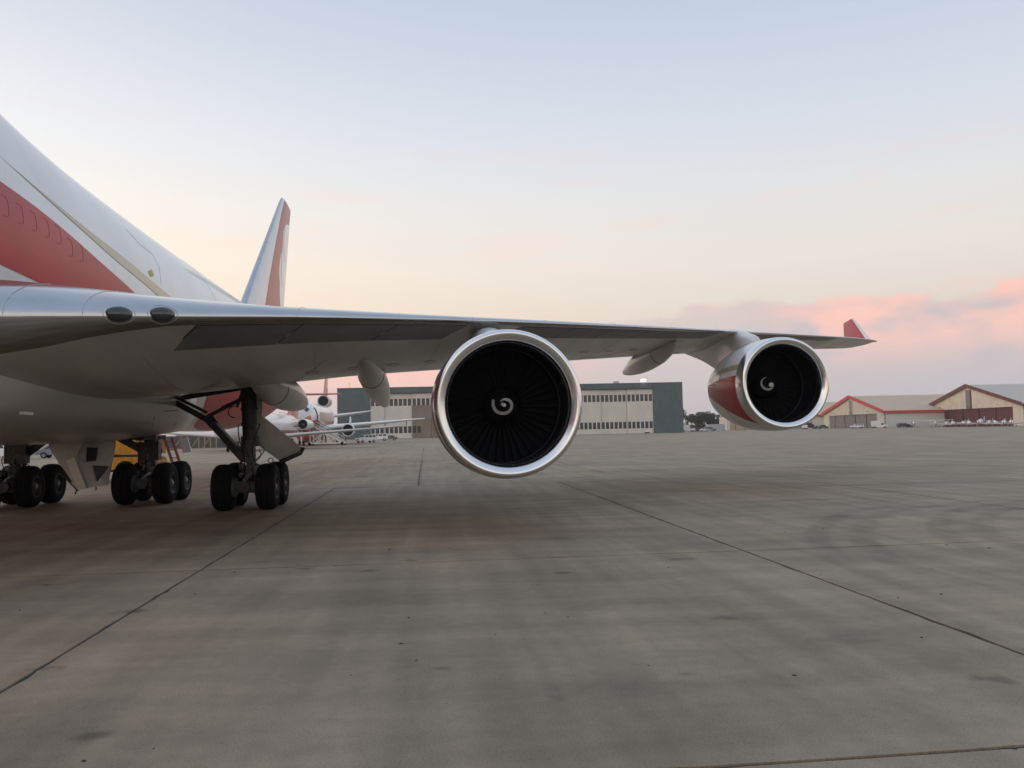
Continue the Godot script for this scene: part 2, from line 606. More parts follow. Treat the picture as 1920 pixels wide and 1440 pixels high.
func slab(parent: Node3D, l0: float, l1: float, a0: float, a1: float) -> void:
	# one poured slab: its own edges, a worn arris, a slightly ragged outline
	var st := st_new()
	var gap := 0.017
	var out := []
	var cs := [Vector2(l0, a0), Vector2(l1, a0), Vector2(l1, a1), Vector2(l0, a1)]
	var ins := [Vector2(0, 1), Vector2(-1, 0), Vector2(0, -1), Vector2(1, 0)]
	for k in 4:
		var p: Vector2 = cs[k]
		var q: Vector2 = cs[(k + 1) % 4]
		var n := 34
		for i in n:
			var t := float(i) / n
			var w := gap + rng.randf() * 0.006
			if i == 0:
				out.append(p + ins[k] * gap + ins[(k + 3) % 4] * gap)
				continue
			if rng.randf() < 0.22:
				w += rng.randf() * 0.028
			out.append(p.lerp(q, t) + ins[k] * w)
	var idx := Geometry2D.triangulate_polygon(PackedVector2Array(out))
	flat(st)
	for i in range(0, idx.size(), 3):
		for v in [out[idx[i]], out[idx[i + 1]], out[idx[i + 2]]]:
			st.set_normal(Vector3.UP)
			slab_uv(st, v)
			st.add_vertex(V(v.x, 0, v.y))
	for i in out.size():
		var p: Vector2 = out[i]
		var q: Vector2 = out[(i + 1) % out.size()]
		for v in [[p, 0.0], [q, 0.0], [q, -0.04], [p, 0.0], [q, -0.04], [p, -0.04]]:
			slab_uv(st, v[0])
			st.add_vertex(V(v[0].x, v[1], v[0].y))
	st.generate_normals()
	var o := MeshInstance3D.new()
	o.name = "concrete_slab"
	o.mesh = st.commit()
	o.mesh.surface_set_material(0, M.concrete)
	parent.add_child(o, true)

func slab_uv(st: SurfaceTool, v: Vector2) -> void:
	st.set_uv(Vector2((v.x + 30.0) / 64.0, (v.y + 20.0) / 64.0))
	st.set_uv2(Vector2(v.x / 2.3, v.y / 2.3))

# ------------------------------------------------------------------ the airliner
var FUS := [[-23.4, 0.1, 4.6, 0.0], [-22.5, 1.2, 4.8, 0.2], [-21.0, 2.0, 5.0, 0.8], [-19.0, 2.7, 5.2, 1.5], [-16.0, 3.15, 5.4, 1.75], [-12.0, 3.25, 5.45, 1.75], [-6.0, 3.25, 5.45, 1.55], [-3.0, 3.25, 5.45, 1.45], [-1.0, 3.25, 5.45, 1.16], [0.5, 3.25, 5.45, 0.88], [1.9, 3.25, 5.45, 0.60], [3.0, 3.25, 5.45, 0.42], [4.5, 3.25, 5.45, 0.24], [6.5, 3.25, 5.45, 0.12], [9.0, 3.25, 5.45, 0.05], [12.0, 3.25, 5.45, 0.0], [18.0, 3.25, 5.45, 0.0], [24.0, 3.25, 5.45, 0.0], [30.0, 3.15, 5.6, 0.0], [35.0, 2.7, 6.0, 0.0], [40.0, 2.05, 6.5, 0.0], [44.0, 1.3, 7.0, 0.0], [47.0, 0.5, 7.4, 0.0], [47.5, 0.1, 7.42, 0.0]]
# wing stations: l, leading edge height and place, trailing edge height and place, upper and lower thickness
var WING := [[0.0, 3.30, -6.75, 3.35, 9.2, 0.15, 0.10], [3.0, 3.56, -4.10, 3.42, 10.2, 0.145, 0.100], [4.3, 3.70, -2.93, 3.48, 10.65, 0.135, 0.100], [6.0, 3.89, -1.43, 3.60, 11.25, 0.105, 0.092], [7.92, 4.11, 0.28, 3.83, 11.95, 0.078, 0.082], [11.36, 4.43, 3.32, 4.12, 13.1, 0.056, 0.075], [16.28, 4.80, 7.67, 4.59, 15.6, 0.050, 0.070], [20.93, 5.13, 11.79, 5.0, 18.1, 0.045, 0.065], [25.5, 5.44, 15.85, 5.34, 20.6, 0.042, 0.062], [29.6, 5.68, 19.5, 5.60, 22.9, 0.040, 0.055], [30.5, 5.72, 20.4, 5.64, 23.2, 0.036, 0.050], [31.0, 5.75, 21.1, 5.68, 23.3, 0.022, 0.030]]

var NOSE := [[0.0, 0.50], [3.0, 0.50], [4.1, 0.42], [5.0, 0.24], [6.0, 0.13], [8.0, 0.10], [11.0, 0.085], [16.0, 0.07], [21.0, 0.055], [27.0, 0.045], [31.0, 0.015]]

func table(t: Array, x: float, col: int) -> float:
	# smooth interpolation down one column of a table whose first column rises
	var n := t.size()
	if x <= t[0][0]:
		return t[0][col]
	if x >= t[n - 1][0]:
		return t[n - 1][col]
	var i := 0
	while t[i + 1][0] < x:
		i += 1
	var x0: float = t[i][0]
	var x1: float = t[i + 1][0]
	var h := x1 - x0
	var y0: float = t[i][col]
	var y1: float = t[i + 1][col]
	var s := (y1 - y0) / h
	var m0 := s
	var m1 := s
	if i > 0:
		var sp: float = (y0 - t[i - 1][col]) / (x0 - t[i - 1][0])
		m0 = 0.0 if sp * s <= 0.0 else 2.0 * sp * s / (sp + s)
	if i < n - 2:
		var sn: float = (t[i + 2][col] - y1) / (t[i + 2][0] - x1)
		m1 = 0.0 if sn * s <= 0.0 else 2.0 * sn * s / (sn + s)
	var u := (x - x0) / h
	var u2 := u * u
	var u3 := u2 * u
	return y0 * (2 * u3 - 3 * u2 + 1) + m0 * h * (u3 - 2 * u2 + u) + y1 * (-2 * u3 + 3 * u2) + m1 * h * (u3 - u2)

func wing_pt(l: float, s: float, upper: bool, off := 0.0) -> Vector3:
	var al := absf(l)
	var yl := table(WING, al, 1)
	var ale := table(WING, al, 2)
	var yt := table(WING, al, 3)
	var ate := table(WING, al, 4)
	var t := table(WING, al, 5 if upper else 6)
	var c := ate - ale
	var y := 0.012 * s
	if upper:
		y += 5.0 * t * c * (0.2969 * sqrt(s) - 0.126 * s - 0.3516 * s * s + 0.2843 * s * s * s - 0.1036 * s * s * s * s)
	else:
		# a small round nose, then a long flat run down to the deepest part
		var d0 := table(NOSE, al, 1)
		var q := 1.0 - clampf(s / 0.06, 0.0, 1.0)
		y += (d0 * sqrt(maxf(0.0, 1.0 - q * q)) + (0.5 * t * c - d0) * smoothstep(0.0, 0.45, s)) * (1.0 - smoothstep(0.5, 1.0, s))
	return V(l, lerpf(yl, yt, s) + (y + off if upper else -y - off), ale + c * s)

func wing_ls(side: float) -> Array:
	var out := []
	var l := 0.0
	while l < 30.0:
		out.append(l * side)
		l += 0.5 if l < 9.0 else 1.0
	for x in [29.8, 30.2, 30.5, 30.7, 30.85, 31.0]:
		out.append(x * side)
	return out

func le_lower(al: float) -> float:
	return lerpf(0.062, 0.022, smoothstep(3.8, 6.6, al))

func le_upper(al: float) -> float:
	return lerpf(0.11, 0.085, smoothstep(4.0, 12.0, al))

func fus_pt(a: float, phi: float, off := 0.0) -> Vector3:
	# phi from the crown, positive to port
	var r := table(FUS, a, 1)
	var zc := table(FUS, a, 2)
	var bump := table(FUS, a, 3)
	var w := phi / 0.66
	var rr := r + bump * exp(-w * w) + off
	return V(sin(phi) * rr, zc + cos(phi) * rr, a)

func fus_at(a: float, z: float, side: float, off := 0.006) -> Vector3:
	var r := table(FUS, a, 1)
	var zc := table(FUS, a, 2)
	var phi := acos(clampf((z - zc) / r, -0.9999, 0.9999))
	return fus_pt(a, phi * side, off)

func band(st: SurfaceTool, up: Array, lo: Array, a0: float, a1: float, side: float, n: int, m: int, off := 0.010) -> void:
	smooth(st)
	var rings := []
	for i in n + 1:
		var a := lerpf(a0, a1, float(i) / n)
		var row := []
		for j in m + 1:
			row.append(fus_at(a, lerpf(table(up, a, 1), table(lo, a, 1), float(j) / m), side, off))
		rings.append(row)
	loft(st, rings, false)

func build_airliner() -> void:
	var P := thing("airliner", "white four-engined jet airliner with red and gold stripes and polished wing edges, filling the scene", "airliner", PLANE_AT, YAW)
	build_fuselage(P)
	build_wing(P, 1.0)
	build_wing(P, -1.0)
	build_engine(P, V(11.75, 2.45, 0.0), 11.68, 1.0, 1)
	build_engine(P, V(20.88, 3.20, 8.46), 20.78, 1.0, 2)
	build_engine(P, V(-11.75, 2.45, 0.0), -11.68, -1.0, 1)
	build_engine(P, V(-20.82, 3.20, 8.46), -20.78, -1.0, 2)
	build_tail(P)
	build_gear(P, "wing_gear", 5.47, 8.23, true)
	build_gear(P, "body_gear", 1.92, 11.3, false)
	build_gear(P, "body_gear", -1.92, 11.3, false)
	build_gear(P, "wing_gear", -5.47, 8.23, true)
	build_belly_doors(P)

func build_fuselage(P: Node3D) -> void:
	var st := st_new()
	var rings := []
	var stations := []
	var a := -23.4
	while a < 47.5:
		stations.append(a)
		a += 0.5 if a < -14.0 or (a > -4.0 and a < 8.0) or a > 42.0 else 1.5
	stations.append(47.5)
	for s in stations:
		var r := []
		for k in 160:
			r.append(fus_pt(s, TAU * k / 160.0))
		rings.append(r)
	loft(st, rings, true, true, true)
	var F := put("fuselage", st, M.white_paint, P)
	# stripes
	var up := [[-12.0, 6.6], [-4.0, 6.5], [-0.6, 6.29], [0.5, 6.21], [1.8, 6.05], [3.3, 5.81], [5.15, 5.53], [8.0, 5.05], [12.0, 4.75], [20.0, 4.7], [30.0, 5.1], [36.0, 5.3], [44.0, 6.6]]
	var lo := [[-12.0, 5.25], [-4.0, 4.97], [0.0, 4.86], [4.0, 4.66], [10.0, 4.25], [14.0, 3.78], [16.4, 2.92], [19.0, 2.37], [22.0, 2.25], [24.0, 2.25], [30.0, 2.55], [35.0, 3.42], [40.0, 4.55], [44.0, 5.85]]
	var gu := [[-0.4, 6.82], [0.0, 6.765], [1.2, 6.61], [3.0, 6.41], [5.4, 6.19], [7.9, 5.91], [12.0, 5.55], [18.0, 5.3]]
	var gl := [[-0.4, 6.815], [0.0, 6.75], [1.13, 6.565], [2.88, 6.275], [4.56, 6.02], [6.5, 5.80], [12.0, 5.1], [18.0, 5.1]]
	for side in [1.0, -1.0]:
		st = st_new()
		band(st, up, lo, -12.0, 44.0, side, 160, 24)
		put("red_stripe", st, M.red_paint, F)
		st = st_new()
		band(st, gu, gl, -0.4, 18.0, side, 60, 4)
		put("gold_stripe", st, M.gold_paint, F)
	# plugged cabin windows: a rounded seam round each plug
	for k in 8:
		var ac := -1.15 + 0.508 * k
		st = st_new()
		var pts := []
		for i in 21:
			var t := lerpf(-1.75, 1.9, i / 20.0)
			var ct := cos(t)
			var sn := sin(t)
			pts.append(fus_at(ac + 0.145 * signf(ct) * pow(absf(ct), 0.55), (5.88 if k < 6 else 5.74) + 0.17 * signf(sn) * pow(absf(sn), 0.55), 1.0, 0.011))
		smooth(st)
		path_tube(st, pts, 0.0036, 5)
		put("window_plug", st, M.plug_seam, F)
	# small placard and skin seams
	st = st_new()
	flat(st)
	quad(st, fus_at(6.85, 6.24, 1.0, 0.008), fus_at(7.25, 6.36, 1.0, 0.008), fus_at(7.3, 6.20, 1.0, 0.008), fus_at(6.95, 6.10, 1.0, 0.008))
	put("placard", st, mat("placard_yellow", Color(0.55, 0.36, 0.07), 0.5), F)
	for line in [[[6.5, 7.24], [7.06, 6.99], [8.04, 6.93], [8.1, 6.6], [7.9, 6.3], [7.8, 6.05]], [[12.16, 7.34], [16.46, 7.63], [20.0, 7.75]], [[12.16, 7.24], [16.0, 7.5], [21.0, 7.6]]]:
		st = st_new()
		var pts2 := []
		for i in line.size() - 1:
			for k in 5:
				pts2.append(fus_at(lerpf(line[i][0], line[i + 1][0], k / 5.0), lerpf(line[i][1], line[i + 1][1], k / 5.0), 1.0, 0.004))
		pts2.append(fus_at(line[-1][0], line[-1][1], 1.0, 0.004))
		path_tube(st, pts2, 0.0032, 5)
		put("skin_seam", st, M.seam_soft, F)
	for av in [-3.2, 14.4]:
		st = st_new()
		var pts3 := []
		for i in 80:
			pts3.append(fus_pt(av, lerpf(0.25, 1.45, i / 79.0), 0.002))
		path_tube(st, pts3, 0.0024, 4)
		put("skin_seam", st, M.seam_soft, F)
	# wing-to-body fairing under the belly
	st = st_new()
	rings = []
	var fair := [[-10.0, 2.2, 2.35, 3.6], [-8.5, 2.9, 2.05, 3.2], [-6.5, 3.25, 1.93, 3.05], [-3.0, 3.42, 1.88, 3.0], [2.0, 3.45, 1.86, 2.98], [7.0, 3.42, 1.84, 2.98], [9.5, 3.32, 1.85, 2.95], [11.0, 3.15, 1.88, 2.9], [12.5, 2.86, 1.93, 2.85], [14.0, 2.45, 1.99, 2.8], [16.0, 1.9, 2.06, 2.75], [18.5, 1.2, 2.14, 2.7], [20.0, 0.6, 2.2, 2.6]]
	a = -10.0
	while a <= 20.01:
		var w := table(fair, a, 1)
		var bot := table(fair, a, 2)
		var yc := table(fair, a, 3) + 0.35
		var r := []
		for k in 40:
			var t := PI + PI * k / 39.0
			var ct := cos(t)
			var sn := sin(t)
			r.append(V(w * signf(ct) * pow(absf(ct), 0.72), yc + (yc - bot) * signf(sn) * pow(absf(sn), 0.72), a))
		r.append(V(w * 0.6, yc + 0.9, a))
		r.append(V(-w * 0.6, yc + 0.9, a))
		rings.append(r)
		a += 0.5
	loft(st, rings, true, true, true)
	var B := put("belly_fairing", st, M.grey_paint, P)
	st = st_new()
	box(st, V(3.30, 2.42, 0.1), Vector3(0.06, 0.05, 0.5), Basis(Vector3.UP, 0.12))
	put("drain_mast", st, M.white_paint, B)
	for seam in [[[10.4, 3.12], [10.5, 2.7], [10.3, 2.35], [9.8, 2.1]], [[7.4, 2.5], [8.2, 2.28]], [[7.9, 2.66], [9.2, 2.72]]]:
		st = st_new()
		var q := []
		for p in seam:
			var w2 := table(fair, p[0], 1)
			var bot2 := table(fair, p[0], 2)
			var yc2 := table(fair, p[0], 3) + 0.35
			var sn2 := clampf((yc2 - p[1]) / (yc2 - bot2), 0.0, 0.999)
			var base_s := pow(sn2, 1.0 / 0.72)
			var ct2 := sqrt(maxf(0.0, 1.0 - base_s * base_s))
			q.append(V(w2 * pow(ct2, 0.72) + 0.004, p[1] - 0.004, p[0]))
		path_tube(st, q, 0.008, 5)
		put("panel_seam", st, M.seam, B)

func build_wing(P: Node3D, side: float) -> void:
	var ls := wing_ls(side)
	var st := st_new()
	var rings := []
	# painted skin: upper from the metal edge aft, lower back to the metal edge
	for l in ls:
		var al := absf(l)
		var r := []
		for k in 15:
			r.append(wing_pt(l, lerpf(le_upper(al), 1.0, pow(k / 14.0, 1.3)), true))
		for k in 15:
			r.append(wing_pt(l, lerpf(1.0, le_lower(al), pow(k / 14.0, 0.8)), false))
		rings.append(r)
	loft(st, rings, false)
	flat(st)
	var last: Array = rings[-1].duplicate()
	fan(st, last, true)
	var W := put("wing", st, M.grey_paint, P)
	# polished leading edge, painted outboard of the outer engine
	st = st_new()
	var st2 := st_new()
	var metal := []
	var painted := []
	for l in ls:
		var al := absf(l)
		var r := []
		for k in 9:
			var u := 1.0 - k / 8.0
			r.append(wing_pt(l, le_upper(al) * u * u, true))
		for k in range(1, 7):
			var u := k / 6.0
			r.append(wing_pt(l, le_lower(al) * u * u, false))
		if al <= 20.6:
			metal.append(r)
		if al >= 20.0:
			painted.append(r)
	loft(st, metal, false)
	put("leading_edge", st, M.polished, W)
	loft(st2, painted, false)
	put("leading_edge", st2, M.white_paint, W).set_meta("label", "white painted outer leading edge")
	# joints across the leading edge
	for l in [4.33, 5.12, 7.9, 9.7, 11.3, 13.2, 15.4, 17.6, 19.7]:
		st = st_new()
		var pts := []
		for k in 25:
			var u := 1.0 - k / 24.0
			pts.append(wing_pt(l * side, le_upper(l) * u * u, true, 0.002))
		path_tube(st, pts, 0.004, 4)
		put("skin_seam", st, M.seam_soft, W)
	# leading edge flap panels under the wing, each a separate door
	for pr in [[6.37, 7.94], [7.94, 9.66], [9.66, 11.15], [12.55, 14.1], [14.1, 15.4], [15.4, 16.7], [16.7, 18.3], [18.3, 19.75], [21.9, 23.6], [23.6, 25.4], [25.4, 27.2]]:
		var dark := st_new()
		var pan := st_new()
		panel_grid(dark, pr[0] - 0.012, pr[1] + 0.012, 0.0235, 0.1665, side, 0.002)
		panel_grid(pan, pr[0] + 0.010, pr[1] - 0.010, 0.026, 0.165, side, 0.006)
		var pn := put("leading_edge_flap", pan, M.krueger_grey, W)
		put("flap_gap", dark, M.seam, W)
		pn.set_meta("label", "grey panel under the leading edge")
	# lower skin access seams
	for row in [[8.0, 0.30], [13.5, 0.34], [17.0, 0.36]]:
		st = st_new()
		var pts := []
		for k in 14:
			pts.append(wing_pt((row[0] - 1.8 * k / 13.0) * side, row[1] + 0.45 * k / 13.0, false, 0.001))
		path_tube(st, pts, 0.005, 4)
		put("skin_seam", st, M.seam_soft, W)
	for k in 9:
		st = st_new()
		var pts := []
		var l0 := 5.2 + 2.7 * k
		for q in 30:
			pts.append(wing_pt((l0 - 0.6 * q / 29.0) * side, lerpf(0.18, 0.71, q / 29.0), false, 0.0))
		path_tube(st, pts, 0.004, 4)
		put("skin_seam", st, M.seam_mid, W)
	for k in 16:
		st = st_new()
		var pts := []
		var lc := 5.6 + 0.95 * k
		for q in 25:
			var t := TAU * q / 24.0
			pts.append(wing_pt((lc + 0.15 * cos(t)) * side, 0.46 - 0.006 * k + 0.021 * sin(t), false, 0.001))
		path_tube(st, pts, 0.0045, 4)
		put("access_panel", st, M.seam_mid, W)
	for s in [0.72, 0.80]:
		st = st_new()
		var pts := []
		for k in 40:
			pts.append(wing_pt(lerpf(5.8, 29.5, k / 39.0) * side, s, false, 0.001))
		path_tube(st, pts, 0.007, 4)
		put("skin_seam", st, M.seam_soft, W)
	# landing lights: dark glass ovals let into the root leading edge
	for l in [5.53, 6.04]:
		var c := wing_pt(l * side, 0.0, true)
		var d := (wing_pt((l + 0.2) * side, 0.0, true) - wing_pt((l - 0.2) * side, 0.0, true)).normalized()
		var nrm := d.cross(Vector3.UP).normalized() * side * -1.0
		if nrm.z < 0.0:
			nrm = -nrm
		var up := nrm.cross(d).normalized()
		if up.y < 0.0:
			up = -up
		st = st_new()
		ellipsoid(st, c + up * 0.035 - nrm * 0.035, Basis(d, up, nrm), Vector3(0.215, 0.125, 0.10), 32, 16)
		put("landing_light", st, M.lens_dark, W)
		st = st_new()
		var rr := []
		var k := 0
		while k <= 40:
			var t := TAU * k / 40.0
			var x := cos(t) * 0.245
			var y := sin(t) * 0.155 + 0.035
			# lay the seam on the curved metal: the skin falls back above and below the nose
			var fall := 0.042 * pow(absf(y) / 0.1, 1.6)
			rr.append(c + d * x + up * y - nrm * (fall - 0.014))
			k += 1
		path_tube(st, rr, 0.0025, 4)
		put("light_rim", st, M.seam_soft, W)
	# flap track fairings below the trailing edge
	canoe(W, side, 6.1, 5.6, 3.34, 14.2, 3.0, 0.46, 0.50)
	canoe(W, side, 8.75, 4.6, 3.78, 16.4, 2.98, 0.38, 0.42)
	canoe(W, side, 18.3, 10.8, 4.72, 18.2, 4.22, 0.36, 0.46)
	canoe(W, side, 24.4, 16.2, 5.10, 20.4, 4.95, 0.20, 0.26)
	# winglet
	st = st_new()
	var lead := []
	var base_le := V(30.78 * side, 5.80, 21.15)
	var base_te := V(30.86 * side, 5.84, 23.75)
	var tip_le := V(31.45 * side, 7.18, 23.85)
	var tip_te := V(31.5 * side, 7.10, 24.95)
	var nrm2 := (base_te - base_le).cross(tip_le - base_le).normalized()
	for i in 7:
		var t := i / 6.0
		var p := base_le.lerp(tip_le, t)
		var q := base_te.lerp(tip_te, t)
		if i == 6:
			q += Vector3(0, -0.03, 0)
		var wide := lerpf(0.085, 0.04, t)
		var r := []
		for k in 16:
			var ph := TAU * k / 16.0
			var u := 0.5 - 0.5 * cos(ph)
			r.append(p.lerp(q, u) + nrm2 * sin(ph) * wide * (1.25 - u))
		lead.append(r)
	loft(st, lead, true, true, true)
	var wl := put("winglet", st, M.red_paint, W)
	wl.set_meta("label", "red winglet with a white front edge")
	# its white front edge
	st = st_new()
	var edge := []
	for i in 7:
		var t := i / 6.0
		var p := base_le.lerp(tip_le, t)
		var q := base_te.lerp(tip_te, t)
		var wide := lerpf(0.09, 0.045, t)
		var r := []
		for k in 9:
			var ph := PI * (k / 8.0 - 0.5)
			var u := 0.11 * (1.0 - cos(ph))
			r.append(p.lerp(q, u - 0.012) + nrm2 * sin(ph) * wide * 1.05)
		edge.append(r)
	loft(st, edge, false)
	put("winglet_edge", st, M.white_paint, W)
	st = st_new()
	ellipsoid(st, V(30.9 * side, 5.73, 21.0), frame_of(Vector3(0.7 * side, 0, 0.7)), Vector3(0.035, 0.03, 0.09), 10, 8)
	put("wingtip_light", st, M.red_lamp, W)
	# wheel well edges and the beam behind the leg
	st = st_new()
	var arc := []
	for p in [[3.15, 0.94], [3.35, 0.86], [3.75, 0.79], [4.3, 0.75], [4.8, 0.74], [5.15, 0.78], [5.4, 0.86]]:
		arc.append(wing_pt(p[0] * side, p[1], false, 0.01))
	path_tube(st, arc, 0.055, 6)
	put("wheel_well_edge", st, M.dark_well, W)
	st = st_new()
	bar(st, V(2.70 * side, 2.98, 9.3), V(5.15 * side, 3.36, 9.3), 0.13, 0.14)
	put("support_beam", st, M.gear_steel, W)

func panel_grid(st: SurfaceTool, l0: float, l1: float, s0: float, s1: float, side: float, off: float) -> void:
	var rows := []
	for i in 9:
		var row := []
		for j in 6:
			var s := lerpf(s0, s1, j / 5.0)
			var l := lerpf(l0, l1, i / 8.0)
			var c := table(WING, l, 4) - table(WING, l, 2)
			l -= 0.42 * (s - 0.03) * c
			row.append(wing_pt(l * side, s, false, off))
		rows.append(row)
	smooth(st)
	loft(st, rows, false)

func canoe(W: Node3D, side: float, l: float, a0: float, y0: float, a1: float, y1: float, hw: float, hh: float) -> void:
	var st := st_new()
	var rings := []
	for i in 25:
		var t := i / 24.0
		var rr := pow(sin(PI * pow(t, 0.78)), 0.62) if i > 0 and i < 24 else 0.02
		var a := lerpf(a0, a1, t)
		var y := lerpf(y0, y1, t)
		var b := Basis(Vector3.RIGHT, Vector3.UP, Vector3.BACK)
		rings.append(ring(V(l * side, y, a), b, hw * rr, hh * rr, 24))
	loft(st, rings, true, true, true)
	var f := put("flap_track_fairing", st, M.grey_paint, W)
	st = st_new()
	var r := []
	var t2 := 0.26
	var rr2 := pow(sin(PI * pow(t2, 0.78)), 0.62)
	for k in 25:
		var ph := PI + PI * k / 24.0
		r.append(V(l * side + cos(ph) * (hw * rr2 + 0.002), lerpf(y0, y1, t2) + sin(ph) * (hh * rr2 + 0.002), lerpf(a0, a1, t2)))
	path_tube(st, r, 0.008, 4)
	put("fairing_seam", st, M.seam, W)

func build_engine(P: Node3D, o: Vector3, pyl: float, side: float, kind: int) -> void:
	var aft := Vector3(0, 0, -1)
	var st := st_new()
	lathe(st, [Vector2(1.345, 0.40), Vector2(1.362, 0.6), Vector2(1.372, 0.9), Vector2(1.368, 1.3), Vector2(1.345, 1.8), Vector2(1.30, 2.3), Vector2(1.225, 2.8), Vector2(1.14, 3.25), Vector2(1.06, 3.6)], o, aft, 96)
	lathe(st, [Vector2(1.06, 3.6), Vector2(1.045, 3.6), Vector2(1.06, 3.0), Vector2(1.08, 2.2)], o, aft, 64, 1)
	var E := put("engine", st, M.white_paint, P)
	const BIG := 1.04
	E.transform = Transform3D(Basis.from_scale(Vector3.ONE * BIG), o - o * BIG)
	st = st_new()
	lathe(st, [Vector2(1.078, 0.34), Vector2(1.074, 0.24), Vector2(1.081, 0.17), Vector2(1.100, 0.115), Vector2(1.128, 0.07), Vector2(1.162, 0.036), Vector2(1.200, 0.013), Vector2(1.235, 0.002), Vector2(1.262, 0.0), Vector2(1.285, 0.012), Vector2(1.308, 0.055), Vector2(1.328, 0.14), Vector2(1.341, 0.26), Vector2(1.348, 0.40)], o, aft, 128)
	put("inlet_lip", st, M.polished_lip, E)
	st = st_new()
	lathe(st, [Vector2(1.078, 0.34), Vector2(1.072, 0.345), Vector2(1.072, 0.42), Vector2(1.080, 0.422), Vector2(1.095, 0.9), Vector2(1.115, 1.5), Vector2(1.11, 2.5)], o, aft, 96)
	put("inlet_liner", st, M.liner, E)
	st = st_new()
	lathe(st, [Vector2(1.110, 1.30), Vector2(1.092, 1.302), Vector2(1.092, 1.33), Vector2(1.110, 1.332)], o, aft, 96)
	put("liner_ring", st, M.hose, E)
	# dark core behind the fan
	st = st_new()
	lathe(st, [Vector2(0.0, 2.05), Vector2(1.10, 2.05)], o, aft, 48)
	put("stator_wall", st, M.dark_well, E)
	# fan: one blade, turned round the shaft
	var n := 38
	var first: MeshInstance3D
	st = st_new()
	var rings := []
	for i in 9:
		var t := i / 8.0
		var r := lerpf(0.36, 1.10, t)
		var beta := deg_to_rad(lerpf(22.0, 60.0, pow(t, 0.8)))
		var c := lerpf(0.20, 0.30, t)
		var row := []
		for k in 12:
			var ph := TAU * k / 12.0
			var u := -0.5 * cos(ph)
			var w := sin(ph) * 0.007 + 0.022 * (1.0 - 4.0 * u * u)
			var ax := Vector3(0, 0, -1)
			var tn := Vector3(-1, 0, 0)
			var along := ax * cos(beta) + tn * sin(beta)
			var across := ax * -sin(beta) + tn * cos(beta)
			row.append(Vector3(0, r, 0) + along * c * u + across * w)
		rings.append(row)
	loft(st, rings, true, true, true)
	for k in n:
		var tr := Transform3D(Basis(Vector3(0, 0, 1), TAU * k / n), o + aft * 1.72)
		if k == 0:
			first = put("fan_blade", st, M.blade, E)
			first.transform = tr
		else:
			again(first, "fan_blade", E, tr)
	# spinner cone with its painted spiral
	st = st_new()
	lathe(st, [Vector2(0.0, 0.44), Vector2(0.035, 0.447), Vector2(0.07, 0.475), Vector2(0.20, 0.64), Vector2(0.31, 0.80), Vector2(0.37, 0.93), Vector2(0.375, 1.15)], o + aft * 0.56, aft, 40)
	put("spinner", st, M.spinner, E)
	var keys := [[-190.0, 0.03, 0.05], [-150.0, 0.065, 0.058], [-90.0, 0.112, 0.066], [0.0, 0.172, 0.07], [90.0, 0.17, 0.066], [150.0, 0.20, 0.064], [180.0, 0.215, 0.058], [217.0, 0.245, 0.046]]
	if kind == 2:
		keys = [[-30.0, 0.02, 0.05], [20.0, 0.06, 0.08], [60.0, 0.10, 0.085], [110.0, 0.15, 0.08], [150.0, 0.20, 0.065], [185.0, 0.245, 0.045], [220.0, 0.27, 0.03], [262.0, 0.275, 0.014]]
	st = st_new()
	var rows := []
	var ang: float = keys[0][0]
	while ang <= keys[-1][0]:
		var r := table(keys, ang, 1) * 0.9
		var w := table(keys, ang, 2) * 0.9
		var row := []
		for k in 4:
			var q := maxf(r + w * (k / 3.0 - 0.5), 0.004)
			var depth := 0.447 + maxf(q - 0.035, 0.0) * 1.16
			if q > 0.2:
				depth = 0.64 + (q - 0.2) * 1.455
			var th := deg_to_rad(-ang)
			row.append(o + aft * (depth + 0.55) + Vector3(cos(th) * q, sin(th) * q, 0))
		rows.append(row)
		ang += 6.0
	loft(st, rows, false)
	put("spinner_spiral", st, M.spiral_white, E)
	st = st_new()
	if kind == 2:
		lathe(st, [Vector2(0.0, 0.424), Vector2(0.04, 0.432), Vector2(0.075, 0.466)], o + aft * 0.56, aft, 24)
	else:
		lathe(st, [Vector2(0.0, 0.428), Vector2(0.034, 0.436)], o + aft * 0.56, aft, 24)
	put("spinner_tip", st, M.spiral_white, E)
	# stripes round both flanks of the cowl
	for sx in [1.0, -1.0]:
		st = st_new()
		nacelle_band(st, o, sx, [[0.40, 11.0], [3.5, 6.0]], [[0.40, -58.0], [1.0, -44.0], [2.0, -26.0], [3.5, -9.0]])
		put("red_stripe", st, M.red_paint, E)
		st = st_new()
		nacelle_band(st, o, sx, [[0.40, 25.5], [1.5, 23.5], [2.6, 18.5], [3.5, 13.0]], [[0.40, 18.5], [1.5, 17.5], [2.6, 15.5], [3.5, 12.5]])
		put("gold_stripe", st, M.gold_paint, E)
	# cowl seams
	for t in [0.41, 1.72, 2.75]:
		st = st_new()
		var rad := nacelle_r(t) + 0.001
		var pts := []
		for k in 73:
			var th := TAU * k / 72.0
			pts.append(o + aft * t + Vector3(cos(th) * rad, sin(th) * rad, 0))
		path_tube(st, pts, 0.0045, 4)
		put("cowl_seam", st, M.seam, E)
	# chine
	st = st_new()
	var th0 := deg_to_rad(4.0)
	var e := Vector3(-side * cos(th0), sin(th0), 0)
	prism(st, [o + aft * 1.9 + e * 1.33, o + aft * 2.7 + e * 1.24, o + aft * 2.75 + e * 1.32, o + aft * 2.4 + e * 1.37], Vector3(0, 0.02, 0))
	put("cowl_strake", st, M.white_paint, E)
	# core exhaust
	st = st_new()
	lathe(st, [Vector2(0.98, 2.8), Vector2(0.86, 3.4), Vector2(0.72, 4.2), Vector2(0.62, 4.75), Vector2(0.60, 4.75), Vector2(0.58, 4.2)], o, aft, 40)
